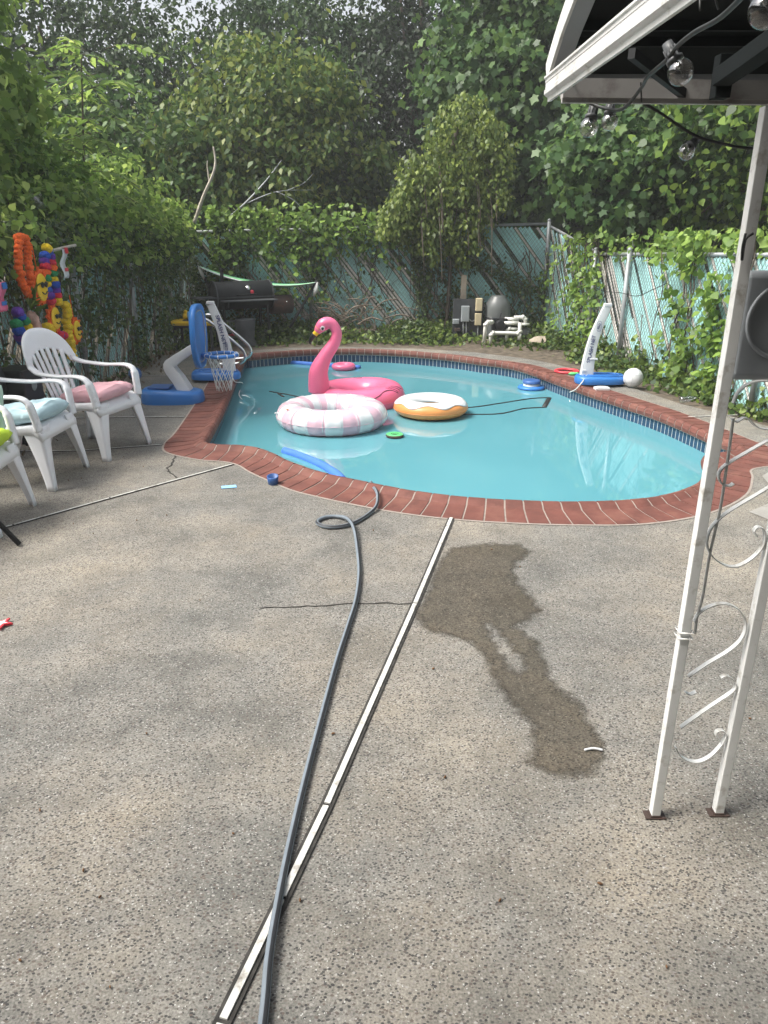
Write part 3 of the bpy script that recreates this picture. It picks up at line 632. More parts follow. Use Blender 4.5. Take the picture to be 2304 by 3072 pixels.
# back fence
vine('climbing_vine', 'bright yellow green vine draped along the top of the back fence', (-2.9, 13.15), (.75, 13.1), (0, -1), lambda s: (.55, 2.08), 2300,
     lambda s, z, p: (sg((z - 1.42 + .35 * nz(p.x, 8, z, 2.2)) * 9) * sg((1.9 + .3 * nz(p.x, 5, 0, 1.7) - z) * 14) + .75 * sg((nz(p.x, 0, z, 1.5) + .05 - max(0, s - .33) * 1.3) * 14) * (.35 + .65 * sg((.62 - s) * 14))) * (1 - .35 * (s > .85)), .08, HT, LM['vine'], (.03, .28), face=.6, jit=1.0)
vine('ivy', 'dark ivy covering the left end of the back fence', (-3.2, 13.1), (.2, 13.1), (0, -1), lambda s: (.1, 1.8), 2600,
     lambda s, z, p: .08 + sg((nz(p.x + 9, 3, z, 1.6) + .15 - s * .8) * 12), .065, OV, LM['ivy'], (.02, .16), face=.9, stems=30)
vine('ivy', 'dark ivy column climbing the post in the middle of the back fence', (.45, 13.05), (.85, 13.05), (0, -1), lambda s: (.1, 1.9), 1500, lambda s, z, p: .3 + .7 * sg((z - .9) * 5) if abs(s - .5) < .25 + .25 * sg((z - .9) * 6) else .05, .06, OV, LM['ivy'], (.03, .2))
vine('ivy', 'dark ivy sprawling over the right end of the back fence above the pool filter', (.9, 13.05), (2.7, 12.95), (0, -1), lambda s: (.1, 1.5), 2300,
     lambda s, z, p: max(.0, sg((.13 - abs(z - (1.02 + .22 * math.sin(s * 5.5)))) * 26)) + .9 * sg((.42 + .5 * abs(s - .75) - z) * 10), .062, OV, LM['ivy'], (.02, .14))
# left fence
vine('ivy', 'dense ivy covering the left fence from the garlands to the corner', (-3.2, 5.2), (-3.22, 13.1), (1, 0), lambda s: (.02, 1.75), 8000,
     lambda s, z, p: min(1, .05 + .9 * sg((z - 1.22) * 7) + .9 * sg((nz(0, p.y, z * .8, 2.2) - .08 + .4 * (s - .4)) * 13)) * (1 if s > .2 or z > 1.0 else .5), .062, OV, LM['ivy'], (.01, .15), face=.9, stems=70)
vine('climbing_vine', 'lighter green vine spilling over the top of the left fence', (-3.2, 5.0), (-3.25, 13.1), (1, 0), lambda s: (1.3, 2.1), 4200,
     lambda s, z, p: sg((nz(0, p.y + 4, z, 1.3) + .12) * 8), .075, HT, LM['sap'], (-.35, .26), stems=0)
# right fence patches
def patch(lab, a, b, fn, n, size=.085, mat='vine', zf=lambda s: (.02, 1.65), off=(.02, .16), st=10): return vine('climbing_vine', lab, a, b, (-1, -.13), zf, n, fn, size, HT, LM[mat], off, face=1.0, stems=st)
patch('vine covering the short fence section at the right corner', (2.70, 12.9), (2.98, 10.9), lambda s, z, p: .04 + .9 * sg((nz(2, p.y, z, 2.4) + .3 * s - .15) * 12), 300, .065)
patch('vine cascading over the right fence left of the white net post', (2.86, 11.7), (3.06, 10.5), lambda s, z, p: sg((.36 - abs(s - .45 - (1.3 - z) * .1) + nz(7, p.y, z, 3.5) * .6) * 12), 620, .07)
patch('vine hanging on the right fence between the steel post and the awning post', (3.24, 9.0), (3.5, 7.3), lambda s, z, p: sg((.22 - abs(s - .5 - (1.3 - z) * .12) + nz(3, p.y, z, 3.2) * .6) * 14), 780, .08)
patch('vine along the top rail of the right fence', (3.0, 10.6), (3.75, 5.6), lambda s, z, p: sg((nz(5, p.y, z, 1.5) - .08) * 12), 480, .08, zf=lambda s: (1.3 + .08 * s, 1.62 + .08 * s), off=(-.35, .12), st=0)
patch('thin vine shoots at the foot of the right fence', (3.05, 10.4), (3.75, 5.7), lambda s, z, p: sg((.16 - z + nz(1, p.y, z, 3) * .7) * 12), 600, .055, 'weed', zf=lambda s: (.0, .8), off=(.02, .22))
# low ground cover
def cover(name, n, fn, size, mat, zmax):
    P = []
    while len(P) < n:
        x = random.uniform(-3.2, 3.9); y = random.uniform(5.6, 13.1); h = fn(x, y) * (.35 if 1.1 < x < 2.5 and y < 12.4 else 1)
        if h > 0 and random.random() < h: P.append((x, y, random.uniform(-.02, zmax) * h))
    o = leaves(name, P, (0, -.4, .6), size, HT, LM[mat], None, droop=-.2, jit=1.0); o['kind'] = 'stuff'; return tag(o, 'low green weeds and ivy growing between the pool deck and the fences', 'weeds')
def deckdist(x, y):
    if x > 2.0 and y < 10.5: return (x - (3.62 - (y - 5.9) * .29)) * 1.4 + .1
    return y - (11.62 - .09 * (x + .5) ** 2)
cover('ground_cover', 11000, lambda x, y: 0 if deckdist(x, y) < .12 else min(1, deckdist(x, y) * 1.1) * sg((nz(x, y, 0, 1.6) + .12) * 9), .062, 'weed', .26)
o = cover('ivy_ground_cover', 7000, lambda x, y: 0 if deckdist(x, y) < .25 else min(1, deckdist(x, y) * .9) * sg((nz(x + 20, y, 0, 1.2) + .1) * 7), .06, 'ivy', .34); o['label'] = 'dark ivy leaves carpeting the dirt below the fences'
# undergrowth behind the fences
P = np.stack([rng.uniform(-9, 9, 22000), rng.uniform(14.6, 17.5, 22000), rng.uniform(0, 1, 22000) ** .8 * 2.8], 1)
o = leaves('undergrowth', P, (0, -1, .3), .17, OV, LM['bgdark']); tag(o, 'dark undergrowth of the wood beyond the back fence', 'undergrowth', kind='stuff')
# brush pile
mb = MB()
for i in range(60):
    a = Vector((random.uniform(-1.1, .1), random.uniform(12.5, 12.9), random.uniform(.05, .5))); d = Vector((random.uniform(-.6, .6), random.uniform(-.15, .15), random.uniform(-.1, .25))); mb.tube(cr([a, a + d * .5 + Vector((0, 0, .08)), a + d], 4), random.uniform(.004, .012), 4)
tag(mb.build('brush_pile', pmat('dry_twigs', (.16, .13, .10), .9, .3, 12)), 'pile of dry twigs lying against the back fence right of the hammock', 'brush')

# ---------------------------------------------------------------- house glimpsed behind
h = empty('house', (4.3, 21.5, 0), 'grey sided house with a white window glimpsed through the trees', 'house')
M['siding'] = pmat('grey_siding', (.30, .32, .33), .7, .08, 4); M['trim'] = pmat('white_trim', (.6, .6, .6), .5, .05, 3); M['pane'] = pmat('dark_window_glass', (.02, .025, .03), .1, .1, 3); M['shingle'] = pmat('grey_shingle', (.08, .08, .085), .9, .3, 10)
mb = MB(); 
for i in range(22): mb.box((0, 0, .12 + i * .2), (7, 4, .19)); mb.box((0, 0, .12 + i * .2 - .1), (6.96, 3.96, .02))
mb.build('wall', M['siding'], h, smooth=False)
mb = MB(); mb.add([(-3.8, -2.4, 4.45), (3.8, -2.4, 4.45), (3.8, 2.4, 4.45), (-3.8, 2.4, 4.45), (-3.8, 0, 6.2), (3.8, 0, 6.2)], [(0, 1, 5, 4), (2, 3, 4, 5), (0, 4, 3), (1, 2, 5), (0, 3, 2, 1)]); mb.build('roof', M['shingle'], h, smooth=False)
for wx, wz in ((-1.0, 2.0), (1.6, 3.0), (-2.6, 3.2)):
    mb = MB(); mb.box((wx, -2.03, wz), (.95, .06, 1.15)); f_ = mb.build('window', M['trim'], h, smooth=False); mb = MB(); mb.box((wx, -2.065, wz + .27), (.75, .02, .44)); mb.box((wx, -2.065, wz - .27), (.75, .02, .44)); mb.build('pane', M['pane'], f_, smooth=False)

M['sidingd'] = pmat('dark_blocker_siding', (.13, .12, .105), .8, .1, 4)
hb = empty('sky_block_wall', (0, -1.75, 0), 'unseen house wall, added behind the camera to block sky light', 'house wall')  # unseen wall added to darken the near deck and post fronts
mb = MB()
for i in range(33): mb.box((0, -.1, .1 + i * .2), (16, .2, .19), Matrix.Rotation(R(-2), 3, 'X'))
mb.build('siding', M['sidingd'], hb, smooth=False); mb = MB(); mb.box((0, .25, 6.7), (16.6, 1.2, .12)); mb.build('eave', M['trim'], hb, smooth=False)
for x in (-3, 2.8): mb = MB(); mb.box((x, .03, 1.5), (1.3, .08, 1.3)); f_ = mb.build('window', M['trim'], hb, smooth=False); mb = MB(); mb.box((x, .08, 1.5), (1.1, .03, 1.1)); mb.build('pane', M['pane'], f_, smooth=False)
# ---------------------------------------------------------------- monobloc chair
def make_chair(label, group):
    e = empty('patio_chair', (0, 0, 0), label, 'chair', group); m = M['plastic']
    # seat
    mb = MB()
    def sf(a, b):
        x = -.23 + .47 * a; w_ = .225 + .03 * a; y = (b * 2 - 1); z = .415 + .025 * a - .022 * math.sin(math.pi * a) * (1 - y * y * .6)
        if a > .88: z -= (a - .88) ** 1.3 * .9
        return (x, y * w_, z)
    mb.grid(sf, 16, 12)
    k = len(mb.v)
    # skirt
    rim = [sf(i / 16, 0) for i in range(17)] + [sf(1, j / 12) for j in range(1, 13)] + [sf(1 - i / 16, 1) for i in range(1, 17)] + [sf(0, 1 - j / 12) for j in range(1, 12)]
    n = len(rim)
    for p in rim: q = Vector((p[0], p[1], 0)); q *= 1.02; mb.v += [(p[0], p[1], p[2]), (q.x, q.y, p[2] - .012), (q.x * 1.005, q.y * 1.005, p[2] - .052)]
    for i in range(n):
        for j in (0, 1): a = k + 3 * i + j; b = k + 3 * ((i + 1) % n) + j; mb.f.append((a, b, b + 1, a + 1)); mb.m.append(0)
    mb.build('seat', m, e, solid=.006, weld=.0005)
    # back : h along the lean, w sideways
    def B(w_, h_, o=0): 
        bow = .045 * (1 - (w_ / .27) ** 2)
        return Vector((-.225 - (h_ - .42) * .34 - bow + o, w_, h_))
    mb = MB()
    def arch(t, wx, h0, hh, p=2.3):
        a = math.pi * t; c, s_ = math.cos(a), math.sin(a); return (math.copysign(abs(c) ** (2 / p), -c) * wx, h0 + s_ ** (2 / p) * hh)
    def cres(a, b):
        o_ = arch(.0 + a, .268, .66, .27); i_ = arch(.0 + a, .205, .66, .115, 2.2); w_ = o_[0] + (i_[0] - o_[0]) * b; h_ = o_[1] + (i_[1] - o_[1]) * b
        p = B(w_, h_); edge = max(0, 1 - b * 7); p.x -= .012 * edge; return p
    mb.grid(cres, 40, 8)
    for i in range(6):
        wt = -.155 + .062 * i; wb = -.125 + .05 * i
        def sl(a, b, wt=wt, wb=wb):
            ht = .672 + .115 * (1 - (abs(wt) / .205) ** 2.2) ** .4545; h_ = ht + (.415 - ht) * a; c = wt + (wb - wt) * a; return B(c + (b - .5) * (.036 - .004 * a), h_, .003)
        mb.grid(sl, 10, 2)
    for sg_ in (): mb.grid(lambda a, b, sg_=sg_: B(sg_ * (.155 + .035 * b + (.0) * a), .60 - .19 * a, .004) if 0 else B(sg_ * (.150 + .02 * b), .52 - .10 * a, .004), 2, 2)
    mb.build('backrest', m, e, solid=.007, weld=.0005)
    for sg_ in (-1, 1):
        mb = MB(); pts = cr([B(.238 * sg_, .705), B(.243 * sg_, .672), (-.268, .262 * sg_, .648), (-.20, .285 * sg_, .635), (-.05, .292 * sg_, .628), (.09, .292 * sg_, .635), (.165, .288 * sg_, .625), (.205, .280 * sg_, .585), (.222, .268 * sg_, .50), (.235, .258 * sg_, .405)], 5)
        nn = len(pts); prof = [(-.026, -.010), (-.029, 0), (-.024, .010), (.024, .010), (.029, 0), (.026, -.010), (.020, .002), (-.020, .002)]
        ups = []
        for i in range(nn):
            t = (pts[min(i + 1, nn - 1)] - pts[max(i - 1, 0)]).normalized(); side = Vector((0, 1, 0)); u_ = side.cross(t); u_ = -u_ if (u_.z < 0 or (abs(u_.z) < .5 and u_.x < 0)) else u_; ups.append(u_)
        mb.sweep(pts, prof, up=lambda i: ups[i], scale=[1 + .25 * (i / nn > .75) for i in range(nn)]); mb.build('armrest', m, e)
    for sx, sy in ((1, 1), (1, -1), (-1, 1), (-1, -1)):
        mb = MB(); topc = Vector((.235 if sx > 0 else -.205, .245 * sy, .425)); bot = Vector((.285 if sx > 0 else -.30, .285 * sy, 0))
        def leg(a, b, k=0):
            c = topc.lerp(bot, a); wd = .085 * (1 - a) ** 1.5 + .046; s_ = b * 2 - 1
            if s_ < 0: return c + Vector((sx * s_ * wd, 0, 0)) * 1.0      # flange along x
            return c + Vector((0, -sy * s_ * wd, 0)) * .95                 # flange along y
        mb.grid(leg, 12, 8); mb.build('leg', m, e, solid=.007)
    return e
ch = make_chair('white plastic armchair with the pink cushion', 'white plastic armchairs')
ch.location = (-2.27, 5.71, 0); ch.rotation_euler = (0, 0, R(-17))
c2 = copy_tree(ch); c2.location = (-2.47, 4.96, 0); c2.rotation_euler = (0, 0, R(-2)); c2['label'] = 'white plastic armchair with the pale blue cushion'
c3 = copy_tree(ch); c3.location = (-2.47, 4.11, 0); c3.rotation_euler = (0, 0, R(4)); c3['label'] = 'white plastic armchair cut by the left edge, with the lime cushion'
def cushion(name, loc, rz, size, mat, label, tilt=(0, 0), group=None, tuft=True):
    e = MB(); a_, b_, c_ = size; rd = random.Random(hash(label) % 99)
    def sf(sgn):
        def f(a, b):
            x = a * 2 - 1; y = b * 2 - 1; ed = max(0, (1 - abs(x) ** 3.2)) * max(0, (1 - abs(y) ** 3.2)); h_ = ed ** .27 * c_
            if tuft:
                for tx, ty in ((-.4, -.4), (.4, -.4), (-.4, .4), (.4, .4)): h_ *= 1 - .75 * math.exp(-((x - tx) ** 2 + (y - ty) ** 2) / .05)
            h_ *= 1 + .25 * noise.noise(Vector((x * 3, y * 3, c_ * 40)))
            pin = 1 - .09 * (1 - x * x * y * y) * (abs(x) > .8 or abs(y) > .8)
            rx = 1 - .10 * abs(y) ** 4; ry = 1 - .10 * abs(x) ** 4; return (x * a_ * pin * rx, y * b_ * pin * ry, sgn * h_ + .004 * noise.noise(Vector((x * 6, y * 6, sgn))))
        return f
    e.grid(sf(1), 26, 26); e.grid(sf(-.8), 26, 26)
    o = e.build(name, mat, weld=.002); o.location = loc; o.rotation_euler = (tilt[0], tilt[1], rz); return tag(o, label, 'cushion', group)
cushion('seat_cushion', (-2.22, 5.68, .465), R(-17), (.21, .235, .055), M['cushpink'], 'pink tufted cushion lying on the farthest white armchair', (R(2), R(-4)))
cushion('seat_cushion', (-2.44, 4.97, .47), R(-4), (.22, .24, .062), M['cushblue'], 'pale blue tufted cushion lying on the middle white armchair', (0, R(-5)))
cushion('seat_cushion', (-2.44, 4.13, .47), R(6), (.24, .235, .055), M['cushlime'], 'lime green cushion on the nearest white armchair', (0, R(-3)))
cushion('seat_cushion', (-2.52, 4.39, .60), R(30), (.22, .20, .05), M['cushmint'], 'pale mint cushion propped above the lime one', (R(62), R(8)), tuft=False)
# dark folding chair, cropped
e = empty('folding_chair', (-2.55, 3.45, 0), 'dark metal folding chair, only its foot in view at the left edge', 'chair')
mb = MB()
for y in (-.2, .2): mb.tube([(.50, y, .012), (.1, y, .45), (-.25, y, .85)], .014, 8); mb.tube([(-.2, y * .9, .012), (.15, y * .9, .44)], .012, 8)
mb.build('frame', M['darkiron'], e); mb = MB(); mb.box((-.02, 0, .45), (.4, .4, .03)); mb.build('seat', M['black'], e, bevel=.01); mb = MB(); mb.box((-.22, 0, .75), (.03, .4, .2), Matrix.Rotation(R(-15), 3, 'Y')); mb.build('backrest', M['black'], e, bevel=.01)
fp = at(26, 1682, z=0); e.location = (fp.x - .56, fp.y + .1, 0); e.rotation_euler = (0, 0, R(-12))

# black covered item behind chairs
e = empty('speaker_box', (-2.98, 6.0, 0), 'black box shaped speaker standing against the left fence behind the chairs', 'speaker')
mb = MB(); mb.box((0, 0, .30), (.26, .34, .60)); mb.build('cabinet', M['black'], e, bevel=.02)
mb = MB(); mb.lathe([(.0, .0), (.05, .012), (.11, .02), (.12, .0)], (.132, 0, .22), 24, Matrix.Rotation(R(90), 3, 'Y')); mb.build('cone', M['board'], e)
mb = MB(); mb.lathe([(.0, .0), (.03, .01), (.045, .0)], (.132, 0, .46), 20, Matrix.Rotation(R(90), 3, 'Y')); mb.build('tweeter', M['greybox'], e)
e = empty('folded_chair', (-3.02, 5.62, 0), 'black folded mesh chair leaning on the left fence', 'chair')
mb = MB(); rt = Matrix.Rotation(R(-10), 3, 'Y'); mb.box((0, 0, .72), (.03, .40, .42), rt); mb.build('back', M['board'], e, bevel=.01)
mb = MB()
for y in (-.2, .2): mb.tube([(.12, y, 0), (0, y, .6), (-.06, y, .94)], .012, 8)
mb.build('frame', M['darkiron'], e)
mb = MB(); mb.ell((0, 0, 0), .12, 20, 14); o = mb.build('beach_ball', M['palepink']); o.location = (-2.93, 5.55, .12); tag(o, 'pale pink ball on the deck under the middle armchair', 'ball')
# ---------------------------------------------------------------- garlands on the left fence
XF = -2.90
def fl(cx, cy): return at(cx * .2261, 600 + cy * .2261, x=XF)
def lei(label, strands, cols, r=.048, cat='garland', group='pompom garlands on the left fence'):
    mb = MB(); k = 0
    for st in strands:
        pts = cr([fl(*p) for p in st], 10); acc = 0; last = pts[0]; nxt = 0
        for p in pts:
            if (p - last).length >= r * .95 or p is pts[0]:
                mb.cur = k % len(cols); mb.ell(p + Vector((random.uniform(-.01, .01), 0, 0)), (r, r * 1.1, r * .85), 10, 8, bump=.12); k += 1; last = p
    return tag(mb.build('garland', [M['pom' + c] for c in cols]), label, cat, group)
lei('orange pompom garland hanging in a long loop', [[(240, 500), (230, 700), (250, 900), (295, 1080), (340, 1210), (420, 1300)], [(345, 510), (365, 640), (375, 850), (390, 1000), (410, 1150), (428, 1270)], [(270, 490), (320, 500)]], ['o'], .036)
lei('rainbow pompom garland hanging beside the sun with sunglasses', [[(615, 640), (665, 715), (690, 850), (700, 960), (712, 1050), (728, 1150), (745, 1220), (757, 1290), (762, 1370)], [(595, 740), (600, 900), (612, 1050), (632, 1180), (652, 1300), (690, 1370)]], list('ybprogybpr'), .047)
lei('yellow pompom garland right of the lower sun', [[(865, 1400), (880, 1480), (890, 1600), (900, 1740), (915, 1850), (950, 1960), (960, 2090)]], ['y'], .045)
lei('short rainbow pompom garland low at the left', [[(250, 1490), (300, 1580), (340, 1660), (362, 1750), (392, 1810)], [(225, 1650), (235, 1720), (265, 1800), (330, 1890)]], list('pbgyogb'), .05)
lei('small yellow pompom bundle above the pink cushion chair', [[(640, 1690), (700, 1760)]], ['y'], .05)
lei('small red and blue pompom string peeking over the armchair', [[(770, 1790), (795, 1794), (820, 1797), (850, 1800)]], ['r', 'b'], .045)
def sun_orn(label, cx, cy, r):
    c = fl(cx, cy); e = empty('sun_ornament', c, label, 'ornament', 'paper sun ornaments'); mb = MB(); n = 28
    mb.v.append((0, 0, 0)); 
    for i in range(n): a = 2 * math.pi * i / n; rr = r * (1.3 if i % 2 else .98) * random.uniform(.94, 1.06); mb.v.append((random.uniform(-.01, .01), rr * math.cos(a), rr * math.sin(a)))
    for i in range(n): mb.f.append((0, 1 + i, 1 + (i + 1) % n)); mb.m.append(0)
    mb.build('ray_fringe', M['pomo'], e, solid=.02, smooth=False)
    mb = MB(); mb.ell((.02, 0, 0), (.02, r * .82, r * .9), 20, 12); mb.build('face', M['yellow'], e)
    mb = MB()
    for s_ in (-1, 1): mb.ell((.045, s_ * r * .27, r * .18), (.008, r * .24, r * .2), 14, 8)
    mb.bar((.045, -r * .6, r * .26), (.045, r * .6, r * .26), .006, r * .07); mb.build('sunglasses', M['black'], e)
    mb = MB(); mb.tube([(.04 + .0, r * .38 * math.sin(t), -r * .18 - r * .25 * math.cos(t)) for t in [(-1.2 + 2.4 * k / 10) for k in range(11)]], .005, 5); mb.build('smile', M['black'], e)
    mb = MB(); mb.tube([(0, 0, r), (-.01, 0, r + .22)], .004, 5); mb.build('string', M['pomo'], e)
sun_orn('smiling paper sun with sunglasses between the orange and rainbow garlands', 525, 1160, .125)
sun_orn('smiling paper sun below the rainbow garland', 712, 1570, .105)
sun_orn('faded paper sun nearest the chair back, right of the yellow garland', 1000, 1730, .10)
def banner(name, label, pts, wd, mats, cat, face=None):
    mb = MB(); P = [fl(*p) for p in pts]; n = len(P) - 1
    mb.grid(lambda a, b: P[min(int(a * n), n - 1)].lerp(P[min(int(a * n), n - 1) + 1], a * n - min(int(a * n), n - 1)) + Vector((.015 * math.sin(a * 9), (b - .5) * wd, 0)), 10, 2)
    e = mb.build(name, mats, None, solid=.004); mb2 = MB(); 
    for t in (.08, .16, .72):
        q = P[0].lerp(P[-1], t); mb2 = MB(); mb2.box((q.x + .014 + .015 * math.sin(t * 9), q.y, q.z), (.003, wd * .6, .03))
        if face: mb2.build('printed_band', face, e, smooth=False)
    pass
    return tag(e, label, cat)
banner('paper_banner', 'narrow white paper banner with red print hanging from a twig', [(840, 620), (850, 840), (870, 1040)], .11, M['vwhite'], 'banner', M['red'])
banner('pink_banner', 'pink checked banner at the left edge above the low garland', [(10, 1090), (20, 1300), (35, 1480)], .12, M['pink'], 'banner', M['blue'])
M['faded'] = pmat('faded_pink_tinsel', (.50, .30, .24), .8, .3, 20, bump=.6, bscale=60)
mb = MB(); a, b = fl(400, 1480), fl(510, 1780); rt = (b - a).to_track_quat('Z', 'Y').to_matrix(); mb.ell((a + b) / 2, (.05, .06, (b - a).length / 2), 16, 10, rt, .12)
pn = mb.build('pineapple_ornament', M['faded']); tag(pn, 'faded pink pineapple ornament below the orange garland', 'ornament')
P = [tuple(fl(400, 1420) + Vector((0, 0, random.uniform(-.03, .08)))) for _ in range(26)]; leaves('leaf_tuft', P, (1, 0, 0), .14, OV * np.array([.5, 1, 1]), LM['sap'], pn, droop=-1.2, jit=.5)
# twig on the fence, clear plastic bag on top
mb = MB(); mb.tube(cr([fl(640, 680), fl(760, 655), fl(880, 625), fl(1000, 600)], 4), .014, 6); tag(mb.build('twig', M['barklt']), 'horizontal grey stick that carries the white banner', 'twig')
M['bag'] = glass('clear_plastic', (.85, .88, .9), .15)
mb = MB(); mb.ell(at(105, 610, x=-3.5), (.14, .17, .12), 16, 10, bump=.18); tag(mb.build('plastic_bag', M['bag']), 'crumpled clear plastic bag caught in the leaves above the garlands', 'bag')

# ---------------------------------------------------------------- balls, hoop, nets
def ball(label, loc, r, mat, smat, kind):
    e = empty(kind, loc, label, 'ball'); mb = MB(); mb.ell((0, 0, r), r, 32, 20); mb.build('shell', mat, e)
    mb = MB(); C = Vector((0, 0, r)); rr = r * 1.002
    def arc(f, n=40): mb.tube([C + Vector(f(2 * math.pi * i / n)).normalized() * rr for i in range(n)], r * .014, 5, closed=True)
    if kind == 'volleyball':
        for ax in range(3):
            for s_ in (-.32, .32):
                def f(t, ax=ax, s_=s_):
                    v = [0, 0, 0]; v[ax] = s_ * 1.3; v[(ax + 1) % 3] = math.cos(t); v[(ax + 2) % 3] = math.sin(t); return v
                n = 40; pts = [C + Vector(f(2 * math.pi * i / n)).normalized() * rr for i in range(n)]
                sel = [p for p in pts if (p - C)[(ax + 1) % 3] ** 2 > .18 * r * r or True]; mb.tube(pts, r * .012, 5, closed=True)
    else:
        arc(lambda t: (math.cos(t), math.sin(t), 0)); arc(lambda t: (0, math.cos(t), math.sin(t))); arc(lambda t: (math.cos(t), .6, math.sin(t))); arc(lambda t: (math.cos(t), -.6, math.sin(t)))
    mb.build('seam', smat, e); e.rotation_euler = (0, 0, 0); return e
ball('white volleyball on the deck beside the right net base', (2.79, 8.28, .0), .108, M['vwhite'], M['greybox'], 'volleyball')
b = ball('small blue basketball on the deck against the left fence', (-2.93, 8.72, 0), .075, M['bluedk'], M['paperb'], 'basketball')
# base shape : rounded wedge
def base_mesh(L, W, h0, h1, name, mat, parent, tip=.6):
    mb = MB(); n = 40; levels = [(1.0, 0), (1.02, .25), (1.0, .7), (.93, .93), (.80, 1.0), (.78, 1.0)]
    for sc, t in levels:
        for i in range(n):
            a = 2 * math.pi * i / n; c, s_ = math.cos(a), math.sin(a); x = math.copysign(abs(c) ** (2 / 2.9), c) * L / 2; y = math.copysign(abs(s_) ** (2 / 2.9), s_) * W / 2 * (1 - (1 - tip) * (x / L + .5))
            x -= (1 - sc) * x * (W / L); y *= sc; h_ = h0 + (h1 - h0) * (x / L + .5); mb.v.append((x, y, h_ * t))
    for l in range(len(levels) - 1):
        for i in range(n): a = l * n + i; b = l * n + (i + 1) % n; mb.f.append((a, b, b + n, a + n)); mb.m.append(0)
    mb.f.append(tuple((len(levels) - 1) * n + i for i in range(n))); mb.m.append(0); return mb.build(name, mat, parent)
# hoop
e = empty('pool_basketball_hoop', (-2.16, 7.52, .0), 'blue and white poolside basketball hoop with net', 'basketball hoop')
base_mesh(.62, .40, .15, .12, 'base', M['blue'], e, .8)
mb = MB(); mb.box((-.12, 0, .155), (.22, .20, .02)); mb.build('filler_cap', M['bluedk'], e, bevel=.008)
mb = MB(); pts = cr([(.14, 0, .10), (.08, 0, .22), (-.005, 0, .36), (.05, 0, .42), (.16, 0, .49), (.29, 0, .57)], 5); prof = [(-.06, -.05), (-.07, 0), (-.06, .05), (.06, .05), (.07, 0), (.06, -.05)]
mb.sweep(pts, prof, up=(1, 0, .3), scale=[1.25 - .5 * i / len(pts) for i in range(len(pts))]); mb.build('arm', M['vwhite'], e, bevel=.008)
mb = MB(); bw, bh, bz, bx = .255, .31, .66, .315
outl = [(math.copysign(abs(math.cos(a)) ** .62, math.cos(a)) * bw * (1 - .22 * max(0, -math.sin(a))), math.copysign(abs(math.sin(a)) ** .7, math.sin(a)) * bh) for a in [2 * math.pi * i / 48 for i in range(48)]]
for x, sc in ((-.02, .96), (-.028, 1), (.02, 1), (.026, .97), (.026, .86), (.012, .84)):
    for y, z in outl: mb.v.append((bx + x, y * sc, bz + z * sc))
for l in range(5):
    for i in range(48): mb.f.append((l * 48 + i, l * 48 + (i + 1) % 48, (l + 1) * 48 + (i + 1) % 48, (l + 1) * 48 + i)); mb.m.append(0)
mb.f.append(tuple(range(48))); mb.f.append(tuple(240 + i for i in range(48))); mb.m += [0, 0]; bb = mb.build('backboard', M['blue'], e)
mb = MB(); mb.tube([(bx + .015, y * .80, bz + z * .80) for y, z in outl], .007, 6, closed=True); mb.build('border_line', M['greybox'], bb)
mb = MB(); rr_ = .155; rc = Vector((bx + .21, 0, .475)); mb.tube([rc + Vector((rr_ * math.cos(a), rr_ * math.sin(a), 0)) for a in [2 * math.pi * i / 32 for i in range(32)]], .019, 8, closed=True); mb.bar((bx + .02, 0, .475), (bx + .07, 0, .475), .12, .04); rim = mb.build('rim', M['blue'], e)
mb = MB(); n = 12; lv = 6
for i in range(n):
    for dr in (-1, 1):
        pts = []
        for l in range(lv + 1):
            t = l / lv; a = 2 * math.pi * (i + dr * l * .5) / n; r_ = rr_ * (1 - .52 * t ** .7); pts.append(rc + Vector((r_ * math.cos(a), r_ * math.sin(a), .015 - .37 * t)))
        mb.tube(pts, .0032, 4)
    a = 2 * math.pi * i / n; mb.tube([rc + Vector(((rr_ + .021 * math.cos(q)) * math.cos(a), (rr_ + .021 * math.cos(q)) * math.sin(a), .021 * math.sin(q))) for q in [2 * math.pi * k / 8 for k in range(8)]], .004, 4, closed=True)
mb.build('net', M['rope'], e)
